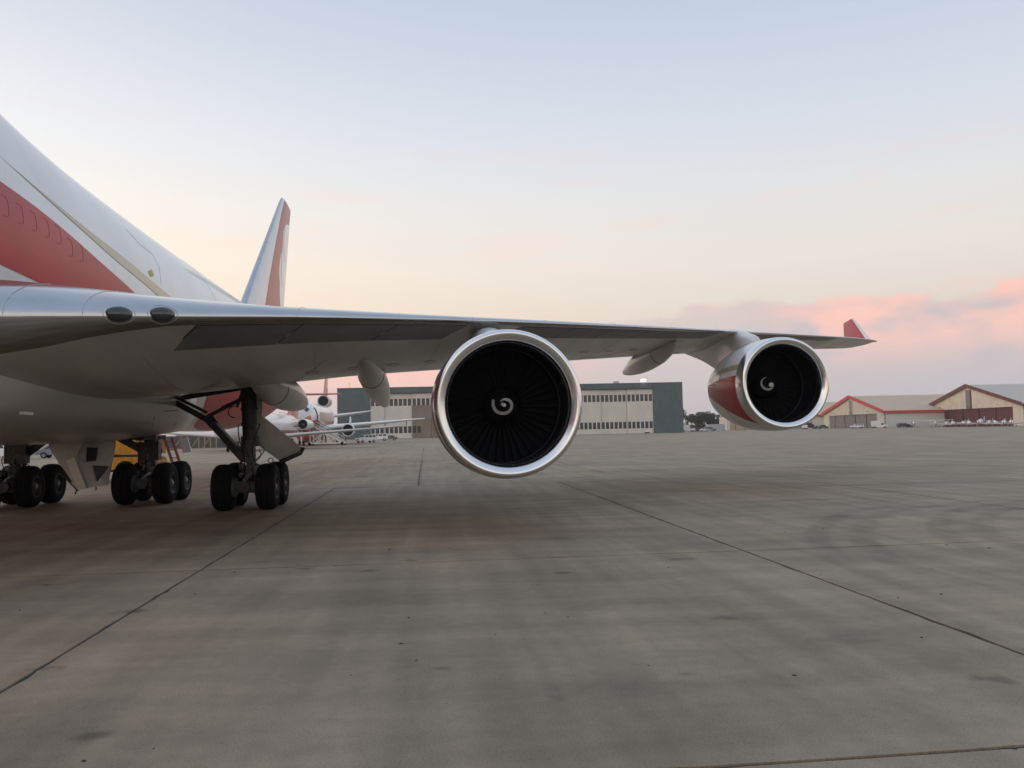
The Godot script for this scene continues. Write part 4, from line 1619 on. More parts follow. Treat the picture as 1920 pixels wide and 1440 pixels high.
func build_gable_hangars() -> void:
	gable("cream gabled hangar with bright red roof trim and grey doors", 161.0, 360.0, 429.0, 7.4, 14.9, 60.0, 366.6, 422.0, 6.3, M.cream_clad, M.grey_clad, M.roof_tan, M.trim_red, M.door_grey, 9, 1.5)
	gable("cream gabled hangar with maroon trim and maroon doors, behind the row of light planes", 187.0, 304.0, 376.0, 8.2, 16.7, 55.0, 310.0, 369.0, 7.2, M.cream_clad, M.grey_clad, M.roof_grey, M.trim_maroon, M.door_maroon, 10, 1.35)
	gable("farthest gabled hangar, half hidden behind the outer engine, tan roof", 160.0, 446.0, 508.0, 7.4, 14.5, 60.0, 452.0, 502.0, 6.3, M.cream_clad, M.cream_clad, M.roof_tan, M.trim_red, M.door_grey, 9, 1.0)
	var st := st_new()
	var B := thing("low_building", "low peach-coloured building with ribbed wall, below the outer engine", "building", Vector3(112, 0, -430), 0.12)
	box(st, Vector3(8.0, 2.7, -5), Vector3(15.0, 5.4, 10))
	put("wall", st, M.stucco, B)
	st = st_new()
	box(st, Vector3(-0.4, 3.4, -5), Vector3(1.8, 6.8, 10.4))
	put("gable_end", st, M.cream_clad, B)
	st = st_new()
	prism(st, [Vector3(0.5, 5.4, 0.5), Vector3(0.5, 6.8, -5), Vector3(0.5, 5.4, -10.5)], Vector3(15.3, 0, 0))
	put("roof", st, M.roof_tan, B)
	for i in 8:
		st = st_new()
		box(st, Vector3(1.5 + i * 1.8, 2.6, 0.06), Vector3(0.35, 5.0, 0.14))
		put("wall_rib", st, M.trim_maroon if i % 3 == 1 else M.stucco, B)
	st = st_new()
	var C := thing("storage_container", "pale blue-grey storage box beside the peach building", "container", Vector3(103.5, 0, -424), 0.05)
	box(st, Vector3(0, 1.75, 0), Vector3(9.0, 3.1, 3.0))
	put("body", st, M.pale_box, C)
	st = st_new()
	for i in 12:
		box(st, Vector3(-4.1 + i * 0.75, 1.75, 1.53), Vector3(0.2, 2.8, 0.06))
	put("rib", st, M.pale_box, C).set_meta("kind", "stuff")
	st = st_new()
	for x in [-4.0, 4.0]:
		box(st, Vector3(x, 0.1, 0), Vector3(0.4, 0.2, 2.6))
	put("skid", st, M.seam, C).set_meta("kind", "stuff")

# ------------------------------------------------------------------ trees
func tree(label: String, at: Vector3, h: float, rad: float, leaf: Material, slim: float) -> void:
	var T := thing("tree", label, "tree", at, 0.0, "trees beyond the apron")
	var st := st_new()
	smooth(st)
	tube(st, Vector3.ZERO, Vector3(0.15, h * 0.55, 0.1), h * 0.028, h * 0.013, 8)
	var tips := []
	for k in 9:
		var y := h * rng.randf_range(0.28, 0.78)
		var th := rng.randf() * TAU
		var tip := Vector3(cos(th), 0, sin(th)) * rad * rng.randf_range(0.4, 0.85) + Vector3(0, y + h * 0.14, 0)
		tube(st, Vector3(0.08, y, 0.05), tip, h * 0.009, h * 0.004, 5)
		tips.append(tip)
	for k in 5:
		tips.append(Vector3(rng.randf_range(-0.3, 0.3) * rad, h * rng.randf_range(0.55, 0.93), rng.randf_range(-0.3, 0.3) * rad))
	for k in 6:
		var th2 := rng.randf() * TAU
		tips.append(Vector3(cos(th2) * rad * 0.7, h * rng.randf_range(0.10, 0.4), sin(th2) * rad * 0.7))
	put("trunk", st, M.bark, T)
	st = st_new()
	flat(st)
	for tip in tips:
		var cr: float = rad * rng.randf_range(0.38, 0.62)
		for k in 95:
			var d := Vector3(rng.randfn(), rng.randfn() * slim, rng.randfn())
			d = d.normalized() * cr * pow(rng.randf(), 0.4)
			d.y *= slim
			var p: Vector3 = tip + d
			if p.y > h:
				p.y = h - rng.randf() * 0.4
			var b := Basis.from_euler(Vector3(rng.randf() * TAU, rng.randf() * TAU, rng.randf() * TAU))
			var s := rng.randf_range(0.22, 0.5)
			quad(st, p + b * Vector3(-s, 0, 0), p + b * Vector3(0, s * 0.6, 0), p + b * Vector3(s, 0, 0), p + b * Vector3(0, -s * 0.6, 0))
	put("crown", st, leaf, T)

func build_trees() -> void:
	var d := 452.0
	var specs := [[1284.0, 12.6, 3.0, "tallest dark tree, against the hangar's end wall"], [1293.0, 9.2, 3.2, "rounded dark tree second from the hangar's end wall"], [1304.0, 9.0, 2.6, "narrow-topped dark tree between two rounder ones"], [1312.0, 8.0, 3.2, "low bushy tree in the middle of the tree row"], [1319.0, 10.2, 3.0, "dark tree with a flat rounded top"], [1330.0, 10.4, 3.6, "widest rounded tree of the row"], [1343.0, 9.6, 3.0, "dark tree before the outer engine's cowl"], [1352.0, 8.6, 3.2, "last tree of the row, beside the peach building"]]
	for s in specs:
		var x: float = (s[0] - 960.0) / 1553.0 * d
		tree(s[3], Vector3(x + rng.randf_range(-0.5, 0.5), 0, -d - rng.randf_range(0.0, 12.0)), s[1], s[2], M.leaf if rng.randf() < 0.5 else M.leaf_dark, rng.randf_range(0.8, 1.2))
	tree("green tree standing between the two gabled hangars", Vector3(187.0, 0, -389.0), 7.6, 3.2, M.leaf, 0.9)
	tree("low shrub-like tree in front of the taller one between the hangars", Vector3(182.5, 0, -384.0), 4.6, 2.6, M.leaf_dark, 0.7)

# ------------------------------------------------------------------ parked jets
func surf(tab: Array, a: float, phi: float, off := 0.0) -> Vector3:
	var r := table(tab, a, 1) + off
	return V(sin(phi) * r, table(tab, a, 2) + cos(phi) * r, a)

func hull(tab: Array, n := 40, step := 0.8) -> SurfaceTool:
	var st := st_new()
	var rings := []
	var a: float = tab[0][0]
	var end: float = tab[-1][0]
	while a < end:
		var r := []
		for k in n:
			r.append(surf(tab, a, TAU * k / n))
		rings.append(r)
		a += 0.25 if a < 5.0 else step
	var r2 := []
	for k in n:
		r2.append(surf(tab, end, TAU * k / n))
	rings.append(r2)
	loft(st, rings, true, true, true)
	return st

func patch(tab: Array, a0: float, a1: float, p0: float, p1: float, off := 0.02, n := 10, m := 10) -> SurfaceTool:
	var st := st_new()
	smooth(st)
	var rows := []
	for i in n + 1:
		var row := []
		for j in m + 1:
			row.append(surf(tab, lerpf(a0, a1, float(i) / n), deg_to_rad(lerpf(p0, p1, float(j) / m)), off))
		rows.append(row)
	loft(st, rows, false)
	return st

func vane(secs: Array, vertical := false) -> SurfaceTool:
	# lifting surface from sections [span, height, front, rear, thickness]
	var st := st_new()
	var rings := []
	for v in secs:
		var row := []
		for k in 20:
			var ph := TAU * k / 20.0
			var u := 0.5 - 0.5 * cos(ph)
			var t: float = sin(ph) * v[4] * (1.2 - 0.9 * u)
			row.append(V(v[0] + t, v[1], lerpf(v[2], v[3], u)) if vertical else V(v[0], v[1] + t, lerpf(v[2], v[3], u)))
		rings.append(row)
	loft(st, rings, true, true, true)
	return st

func pod(J: Node3D, c: Vector3, r: float, length: float, shell: Material, spin: bool) -> void:
	var aft := Vector3(0, 0, -1)
	var st := st_new()
	lathe(st, [Vector2(r * 0.80, 0.6 * r), Vector2(r * 0.82, 0.2 * r), Vector2(r * 0.88, 0.02), Vector2(r * 0.92, 0.0), Vector2(r * 0.97, 0.06 * r), Vector2(r, 0.5 * r), Vector2(r * 1.02, length * 0.35), Vector2(r * 0.9, length * 0.75), Vector2(r * 0.72, length), Vector2(r * 0.6, length), Vector2(0.0, length * 0.98)], c, aft, 36)
	var E := put("engine", st, shell, J)
	st = st_new()
	lathe(st, [Vector2(0.0, 0.62 * r), Vector2(r * 0.81, 0.62 * r)], c, aft, 30)
	put("fan_face", st, M.dark_well, E)
	st = st_new()
	lathe(st, [Vector2(r * 0.805, 0.55 * r), Vector2(r * 0.81, 0.2 * r)], c, aft, 30)
	put("inlet_liner", st, M.liner, E)
	if spin:
		st = st_new()
		lathe(st, [Vector2(0.0, 0.25 * r), Vector2(r * 0.10, 0.35 * r), Vector2(r * 0.22, 0.61 * r)], c, aft, 16)
		put("spinner", st, M.hub_cap, E)

func jet_wheel(J: Node3D, c: Vector3, r: float) -> void:
	var st := st_new()
	lathe(st, [Vector2(0.0, -r * 0.33), Vector2(r * 0.8, -r * 0.35), Vector2(r, -r * 0.2), Vector2(r, r * 0.2), Vector2(r * 0.8, r * 0.35), Vector2(0.0, r * 0.33)], c, Vector3.RIGHT, 24)
	var w := put("wheel", st, M.tyre, J)
	st = st_new()
	lathe(st, [Vector2(r * 0.5, r * 0.36), Vector2(0.0, r * 0.38)], c, Vector3.RIGHT, 16)
	put("wheel_hub", st, M.hub, w)

func build_twin_jet() -> void:
	var J := thing("twin_jet", "parked white jet with rear engines and T tail, its nose behind the airliner's wheel leg", "jet", Vector3(-35.2, 0, -100), atan2(0.045, 0.999))
	J.scale = Vector3.ONE * 1.1
	var tab := [[0.0, 0.05, 2.45], [0.15, 0.36, 2.46], [0.5, 0.80, 2.60], [1.2, 1.24, 2.74], [2.5, 1.66, 2.98], [4.5, 1.88, 3.10], [7.0, 1.92, 3.12], [30.0, 1.90, 3.08], [34.0, 1.45, 3.2], [38.0, 0.8, 3.6], [40.0, 0.15, 3.8]]
	var F := put("fuselage", hull(tab), M.jet_white, J)
	for pr in [[-24.0, -3.0], [3.0, 24.0], [28.0, 46.0], [-46.0, -28.0]]:
		put("cockpit_window", patch(tab, 1.9, 2.75, pr[0], pr[1], 0.012), M.glass_dark, F)
	put("rear_stripe", patch(tab, 27.5, 31.0, -150.0, 150.0), M.jet_orange, F)
	put("tail_paint", patch(tab, 33.6, 39.8, -170.0, 170.0), M.jet_orange, F)
	put("belly_paint", patch(tab, 9.0, 33.0, 108.0, 252.0), M.jet_red, F)
	put("wing", vane([[1.2, 1.55, 13.5, 21.0, 0.42], [6.0, 1.95, 16.0, 21.3, 0.26], [17.5, 2.72, 20.9, 22.6, 0.12]]), M.jet_grey, J)
	put("wing", vane([[-1.2, 1.55, 13.5, 21.0, 0.42], [-15.9, 2.62, 20.9, 22.6, 0.12]]), M.jet_grey, J)
	put("fin", vane([[0.0, 4.4, 31.5, 39.5, 0.30], [0.0, 8.35, 37.0, 41.0, 0.2]], true), M.jet_orange, J)
	for s in [1.0, -1.0]:
		put("tailplane", vane([[0.0, 8.1, 36.6, 40.8, 0.24], [6.6 * s, 8.2, 39.3, 41.4, 0.12]]), M.jet_pink, J)
		pod(J, V(2.5 * s, 3.35, 30.8), 0.82, 5.8, M.jet_white, true)
		var st := st_new()
		box(st, V(1.75 * s, 3.3, 33.4), Vector3(1.2, 0.24, 3.2))
		put("engine_pylon", st, M.jet_orange, J)
	var st2 := st_new()
	tube(st2, V(0, 0.35, 3.4), V(0, 1.6, 3.2), 0.10, 0.12, 10)
	put("nose_leg", st2, M.rail_white, J)
	for s in [1.0, -1.0]:
		jet_wheel(J, V(0.24 * s, 0.33, 3.4), 0.33)
		st2 = st_new()
		tube(st2, V(2.5 * s, 0.5, 19.0), V(2.5 * s, 1.7, 19.0), 0.13, 0.16, 10)
		put("main_leg", st2, M.gear_light, J)
		for k in [-0.3, 0.3]:
			jet_wheel(J, V(2.5 * s + k, 0.51, 19.0), 0.51)

func build_tri_jet() -> void:
	var J := thing("tri_jet", "large parked jet, white above and red below, with a third engine on its tail", "jet", Vector3(-37.8, 0, -146), atan2(0.119, 0.993))
	var tab := [[0.0, 0.06, 4.5], [0.2, 0.6, 4.52], [0.8, 1.2, 4.62], [2.0, 1.9, 4.82], [4.0, 2.5, 5.08], [7.0, 2.9, 5.26], [10.0, 3.0, 5.3], [34.0, 3.0, 5.3], [40.0, 2.5, 5.75], [46.0, 1.5, 6.5], [50.0, 0.5, 7.0]]
	var F := put("fuselage", hull(tab), M.jet_white, J)
	for pr in [[-22.0, -2.0], [2.0, 22.0], [26.0, 46.0], [-46.0, -26.0]]:
		put("cockpit_window", patch(tab, 1.75, 3.1, pr[0], pr[1], 0.02), M.glass_dark, F)
	put("open_door", patch(tab, 5.0, 5.75, 50.0, 104.0, 0.03), M.black_trim, F)
	put("red_belly", patch(tab, 0.6, 38.0, 101.0, 259.0, 0.02, 40, 16), M.jet_red, F)
	put("orange_flash", patch(tab, 1.6, 5.5, -96.0, -58.0, 0.02), M.jet_orange, F)
	put("orange_flash", patch(tab, 0.7, 2.2, 70.0, 100.0, 0.022), M.jet_orange, F)
	put("beige_band", patch(tab, 8.5, 30.0, 72.0, 102.0, 0.025, 20, 6), mat("beige_band", Color(0.55, 0.47, 0.38), 0.5), F)
	# tank slung under the belly
	var st := st_new()
	var rings := []
	for i in 15:
		var t := i / 14.0
		var s := pow(sin(PI * clampf(t, 0.02, 0.98)), 0.35)
		var row := []
		for k in 24:
			var ph := TAU * k / 24.0
			row.append(V(cos(ph) * 1.95 * s, 1.75 + sin(ph) * 1.4 * s, lerpf(5.2, 27.0, t)))
		rings.append(row)
	loft(st, rings, true, true, true)
	var T := put("belly_tank", st, M.jet_red, J)
	st = st_new()
	for k in 9:
		box(st, V(-1.2 + k * 0.3, 0.46 + 0.05 * absf(k - 4.0), 6.35), Vector3(0.16, 0.10, 0.06))
	put("tank_rim", st, M.rail_white, T).set_meta("kind", "stuff")
	st = st_new()
	prism(st, [V(-0.5, 2.6, 5.35), V(-0.15, 2.25, 5.35), V(0.0, 1.95, 5.35), V(0.15, 2.25, 5.35), V(0.5, 2.6, 5.35), V(0.12, 2.42, 5.35), V(-0.12, 2.42, 5.35)], Vector3(0, 0, 0.05))
	put("tank_mark", st, M.pale_box, T)
	for s in [1.0, -1.0]:
		put("wing", vane([[2.3 * s, 3.2, 16.0, 29.0, 0.85], [9.0 * s, 3.9, 21.5, 30.5, 0.5], [22.6 * s, 5.05, 32.0, 35.2, 0.18]]), M.jet_white, J)
		pod(J, V(7.4 * s, 2.75, 15.2), 1.27, 6.0, M.jet_white, false)
		st = st_new()
		prism(st, [V(7.25 * s, 3.8, 15.9), V(7.25 * s, 4.15, 19.5), V(7.25 * s, 3.6, 24.0), V(7.25 * s, 3.3, 20.0)], Vector3(0.3, 0, 0))
		put("engine_pylon", st, M.jet_white, J)
		put("tailplane", vane([[1.0 * s, 6.0, 40.5, 47.0, 0.5], [10.8 * s, 7.35, 47.5, 49.6, 0.16]]), M.jet_white, J)
		st = st_new()
		tube(st, V(5.3 * s, 0.7, 24.5), V(5.1 * s, 3.4, 24.0), 0.25, 0.28, 10)
		put("main_leg", st, M.gear_light, J)
		for k in [-0.65, 0.65]:
			for q in [-0.8, 0.8]:
				jet_wheel(J, V(5.3 * s + k, 0.66, 24.5 + q), 0.66)
		for fx in [14.0, 18.5]:
			st = st_new()
			prism(st, [V(fx * s, lerpf(4.0, 4.9, (fx - 9.0) / 13.6), 28.0 + (fx - 9.0) * 0.5), V(fx * s, 4.1, 31.5 + (fx - 9.0) * 0.4), V(fx * s, 3.6, 32.5 + (fx - 9.0) * 0.4), V(fx * s, 3.9, 29.0 + (fx - 9.0) * 0.5)], Vector3(0.22, 0, 0))
			put("flap_hinge", st, M.jet_grey, J)
	st = st_new()
	prism(st, [V(7.3, 4.2, 20.5), V(7.3, 5.5, 22.0), V(7.3, 5.5, 22.8), V(7.3, 4.2, 23.5)], Vector3(0.25, 0, 0))
	put("wing_fence", st, M.jet_white, J)
	pod(J, V(0, 9.55, 41.0), 1.36, 10.5, M.jet_grey, false)
	put("fin_root", vane([[0.0, 7.0, 38.5, 49.0, 0.35], [0.0, 8.4, 41.5, 50.0, 0.32]], true), M.jet_white, J)
	put("fin", vane([[0.0, 10.7, 42.5, 50.5, 0.42], [0.0, 17.8, 48.5, 53.0, 0.22]], true), M.jet_pink, J)
	st = st_new()
	tube(st, V(0, 0.6, 4.4), V(0, 3.2, 4.2), 0.14, 0.18, 10)
	put("nose_leg", st, M.rail_white, J)
	for s in [1.0, -1.0]:
		jet_wheel(J, V(0.36 * s, 0.48, 4.4), 0.48)

# ------------------------------------------------------------------ boarding stairs
func build_stairs() -> void:
	var S := thing("boarding_stairs", "white lattice boarding stairs with yellow handrail, leading up to the red-bellied jet", "stairs", Vector3(-36.9, 0, -151.0), -0.06)
	# x runs from the foot of the jet's door (0) to the foot of the flight (6.6); z is the width
	var hi := Vector3(-0.2, 3.95, 0)
	var lo := Vector3(6.3, 0.35, 0)
	for z in [0.0, -1.7]:
		var st := st_new()
		bar(st, hi + Vector3(0, 0, z), lo + Vector3(0, 0, z), 0.10, 0.36)
		put("stringer", st, M.rail_white, S)
		st = st_new()
		var m: Material = M.rail_white if z == 0.0 else M.yellow_steel
		for h in [0.55, 1.05]:
			tube(st, hi + Vector3(0, h, z), lo + Vector3(0, h, z), 0.05, 0.05, 8)
		for k in 7:
			var p := hi.lerp(lo, k / 6.0) + Vector3(0, 0, z)
			tube(st, p, p + Vector3(0, 1.05, 0), 0.035, 0.035, 6)
		put("handrail", st, m, S)
	for k in 18:
		var st := st_new()
		box(st, hi.lerp(lo, (k + 0.5) / 18.0) + Vector3(0, 0.06, -0.85), Vector3(0.28, 0.05, 1.56))
		put("step", st, M.step_grey, S)
	var st3 := st_new()
	box(st3, Vector3(-0.9, 3.98, -0.85), Vector3(1.5, 0.12, 1.8))
	put("landing", st3, M.step_grey, S)
	for z in [0.12, -1.82]:
		var st := st_new()
		box(st, Vector3(3.1, 0.42, z), Vector3(7.0, 0.22, 0.16))
		for e in [[0.0, 0.5, 0.0, 3.7], [0.1, 0.5, 2.6, 2.35], [2.6, 2.3, 4.0, 0.5], [3.3, 0.5, 3.3, 2.0], [3.4, 0.5, 4.6, 1.3], [1.2, 0.5, 2.2, 1.9], [1.6, 1.3, 2.6, 0.5], [4.5, 1.35, 5.5, 0.5], [0.0, 2.2, 1.6, 3.0], [0.0, 2.3, 1.3, 0.9]]:
			bar(st, Vector3(e[0], e[1], z), Vector3(e[2], e[3], z), 0.12, 0.12)
		put("lattice_frame", st, M.rail_white, S)
	st3 = st_new()
	tube(st3, Vector3(1.9, 0.5, -0.85), Vector3(1.9, 2.4, -0.85), 0.22, 0.22, 12)
	tube(st3, Vector3(2.6, 0.5, -0.85), Vector3(2.6, 2.0, -0.85), 0.16, 0.16, 12)
	put("lift_ram", st3, M.step_grey, S)
	for x in [-0.1, 5.9]:
		for z in [0.1, -1.8]:
			var st := st_new()
			lathe(st, [Vector2(0.0, -0.12), Vector2(0.26, -0.12), Vector2(0.32, 0.0), Vector2(0.26, 0.12), Vector2(0.0, 0.12)], Vector3(x, 0.32, z), Vector3.BACK, 18)
			put("wheel", st, M.tyre, S)

# ------------------------------------------------------------------ road vehicles
func vehicle(called: String, label: String, category: String, at: Vector3, turn: float, paint: Material, kind: String, group := "") -> Node3D:
	# x forward, z to the left side; length, width and roof line by kind
	var C := thing(called, label, category, at, turn, group)
	var prof := []
	var cab := []
	var L := 4.6
	var W := 1.86
	if kind == "suv":
		prof = [Vector2(-2.35, 0.45), Vector2(2.3, 0.40), Vector2(2.38, 0.78), Vector2(2.25, 1.02), Vector2(1.15, 1.12), Vector2(-2.3, 1.14), Vector2(-2.4, 0.9)]
		cab = [Vector2(1.2, 1.10), Vector2(0.45, 1.74), Vector2(-1.95, 1.78), Vector2(-2.32, 1.12)]
	elif kind == "pickup":
		prof = [Vector2(-2.75, 0.52), Vector2(2.6, 0.46), Vector2(2.68, 0.9), Vector2(2.55, 1.14), Vector2(1.35, 1.22), Vector2(-2.75, 1.20)]
		cab = [Vector2(1.35, 1.20), Vector2(0.65, 1.86), Vector2(-2.6, 1.90), Vector2(-2.75, 1.18)]
		W = 1.98
	elif kind == "truck":
		prof = [Vector2(-3.2, 0.55), Vector2(2.9, 0.5), Vector2(2.95, 1.0), Vector2(2.8, 1.35), Vector2(1.7, 1.45), Vector2(-3.2, 0.95)]
		cab = [Vector2(1.75, 1.42), Vector2(1.25, 2.15), Vector2(0.35, 2.2), Vector2(0.3, 0.98)]
		W = 2.1
	else:
		prof = [Vector2(-2.25, 0.38), Vector2(2.2, 0.34), Vector2(2.28, 0.62), Vector2(2.1, 0.82), Vector2(1.0, 0.94), Vector2(-1.6, 0.98), Vector2(-2.25, 0.95)]
		cab = [Vector2(1.05, 0.92), Vector2(0.3, 1.38), Vector2(-0.95, 1.42), Vector2(-1.75, 0.96)]
		W = 1.78
	var st := st_new()
	profile_body(st, prof, W, 0.04)
	profile_body(st, cab, W * 0.94, 0.16)
	if kind == "truck":
		box(st, Vector3(-1.5, 1.95, 0), Vector3(3.4, 2.2, 2.15))
	put("body", st, paint, C)
	# glass
	var c0: Vector2 = cab[0].lerp(cab[1], 0.12)
	var c1: Vector2 = cab[0].lerp(cab[1], 0.88)
	st = st_new()
	flat(st)
	var n := (Vector2(cab[1].y - cab[0].y, cab[0].x - cab[1].x)).normalized() * 0.012
	var w0 := W * 0.94 * 0.5 - 0.08
	var w1 := W * 0.94 * 0.5 - 0.22
	quad(st, Vector3(c0.x + n.x, c0.y + n.y, -w0), Vector3(c1.x + n.x, c1.y + n.y, -w1), Vector3(c1.x + n.x, c1.y + n.y, w1), Vector3(c0.x + n.x, c0.y + n.y, w0))
	put("windscreen", st, M.glass_dark, C)
	var wins := 3 if kind == "suv" or kind == "pickup" else (1 if kind == "truck" else 2)
	for s in [-1.0, 1.0]:
		for k in wins:
			var f0 := 0.06 + 0.92 * k / wins
			var f1 := 0.06 + 0.92 * (k + 1.0) / wins - 0.06
			st = st_new()
			flat(st)
			var pts := []
			for q in [[f0, 0.16], [f0, 0.84], [f1, 0.84], [f1, 0.16]]:
				var bot: Vector2 = cab[0].lerp(cab[3], q[0])
				var tp: Vector2 = cab[1].lerp(cab[2], q[0])
				var p: Vector2 = bot.lerp(tp, q[1])
				pts.append(Vector3(p.x, p.y, s * (W * 0.47 - 0.16 * q[1] + 0.012)))
			quad(st, pts[0], pts[1], pts[2], pts[3])
			put("side_window", st, M.glass_dark, C)
	var nose: Vector2 = prof[2]
	for s in [-1.0, 1.0]:
		st = st_new()
		box(st, Vector3(nose.x - 0.02, nose.y + 0.02, s * (W * 0.5 - 0.28)), Vector3(0.08, 0.16, 0.36))
		put("headlight", st, M.hub_cap, C)
		st = st_new()
		box(st, Vector3(prof[0].x + 0.0, prof[0].y + 0.42, s * (W * 0.5 - 0.18)), Vector3(0.08, 0.28, 0.2))
		put("tail_light", st, M.red_lamp, C)
	st = st_new()
	box(st, Vector3(nose.x - 0.01, nose.y - 0.10, 0), Vector3(0.06, 0.20, W * 0.5))
	put("grille", st, M.black_trim, C)
	var r := 0.34 if kind != "truck" and kind != "pickup" else 0.40
	for x in [prof[1].x - 0.85, prof[0].x + 0.85]:
		for s in [-1.0, 1.0]:
			st = st_new()
			lathe(st, [Vector2(r * 0.6, -0.11), Vector2(r * 0.9, -0.12), Vector2(r, -0.07), Vector2(r, 0.07), Vector2(r * 0.9, 0.12), Vector2(r * 0.6, 0.11)], Vector3(x, r, s * (W * 0.5 - 0.10)), Vector3(0, 0, s), 22)
			var tyre := put("tyre", st, M.tyre, C)
			st = st_new()
			lathe(st, [Vector2(r * 0.62, 0.10), Vector2(r * 0.5, 0.07), Vector2(0.0, 0.09)], Vector3(x, r, s * (W * 0.5 - 0.10)), Vector3(0, 0, s), 16)
			put("wheel_rim", st, M.hub_cap, tyre)
	return C

func profile_body(st: SurfaceTool, prof: Array, w: float, tuck: float) -> void:
	# outline drawn across the width, drawn in a little towards the roof
	var top := -1e9
	var bot := 1e9
	for p in prof:
		top = maxf(top, p.y)
		bot = minf(bot, p.y)
	var left := []
	var right := []
	for p in prof:
		var t: float = (p.y - bot) / (top - bot)
		var hw := w * 0.5 - tuck * t
		left.append(Vector3(p.x, p.y, -hw))
		right.append(Vector3(p.x, p.y, hw))
	flat(st)
	var n := prof.size()
	for i in n:
		var k := (i + 1) % n
		quad(st, left[i], left[k], right[k], right[i])
	var flat2 := PackedVector2Array(prof)
	var idx := Geometry2D.triangulate_polygon(flat2)
	for i in range(0, idx.size(), 3):
		tri(st, left[idx[i]], left[idx[i + 1]], left[idx[i + 2]])
		tri(st, right[idx[i]], right[idx[i + 2]], right[idx[i + 1]])

func build_vehicles() -> void:
	vehicle("suv", "white SUV facing the camera beside the boarding stairs", "car", Vector3(-32.6, 0, -184), PI + 0.75, M.car_white, "suv")
	vehicle("pickup_truck", "white pickup with a covered bed behind the white SUV", "pickup", Vector3(-36.6, 0, -224), PI + 0.12, M.car_white, "pickup")
	vehicle("sedan", "dark grey saloon car beyond the white pickup", "car", Vector3(-34.2, 0, -229), PI + 0.2, M.car_grey, "sedan")
	vehicle("van", "small white car far off past the inner landing wheels", "car", Vector3(-53.6, 0, -88), 0.3, M.car_white, "suv")
	vehicle("sedan", "blue-grey car far off beside the small white one", "car", Vector3(-50.2, 0, -92), 0.2, M.car_blue, "sedan")
	# before the red-trimmed hangar
	vehicle("pickup_truck", "white pickup in front of the red-trimmed hangar's grey doors", "pickup", Vector3(149.5, 0, -361), PI - 0.1, M.car_white, "pickup")
	vehicle("box_truck", "white box truck before the red-trimmed hangar", "truck", Vector3(156.0, 0, -353), -0.15, M.car_white, "truck")
	vehicle("pickup_truck", "dark pickup below the red-trimmed hangar's side wall", "pickup", Vector3(163.5, 0, -347), 0.1, M.car_dark, "pickup")
	vehicle("sedan", "pale blue-grey car at the foot of the side wall", "car", Vector3(167.0, 0, -351), 0.4, M.car_blue, "sedan")
	for s in [[1506.0, 398.0, "pickup", M.car_white, "pale pickup under the outer engine's rim", "pickup_truck", 1.4], [1517.0, 402.0, "truck", M.car_dark, "dark flatbed lorry by the farthest gabled hangar", "flatbed_lorry", 0.1], [1530.0, 396.0, "sedan", M.car_dark, "dark car between the flatbed lorry and the hangar corner", "sedan", 0.3], [1541.0, 392.0, "suv", M.car_grey, "grey SUV at the hangar corner with red trim", "suv", 0.2]]:
		vehicle(s[5], s[4], "lorry" if s[2] == "truck" else "car", Vector3((s[0] - 960.0) / 1553.0 * s[1], 0, -s[1]), s[6], s[3], s[2])
	# by the tree row
	for s in [[1288.0, 372.0, "truck", M.car_white, "white box truck beside the slate-blue hangar's corner", "box_truck", 0.2], [1300.0, 378.0, "sedan", M.car_dark, "black car under the trees, next to the white box truck", "sedan", 0.1], [1309.0, 380.0, "suv", M.car_dark, "black SUV parked under the middle of the trees", "suv", -0.1], [1318.0, 376.0, "sedan", M.car_white, "white car under the rounded trees", "sedan", 0.0], [1329.0, 380.0, "pickup", M.car_blue, "blue-grey pickup beside the storage box", "pickup_truck", 0.1]]:
		vehicle(s[5], s[4], "lorry" if s[2] == "truck" else "car", Vector3((s[0] - 960.0) / 1553.0 * s[1], 0, -s[1]), s[6], s[3], s[2])

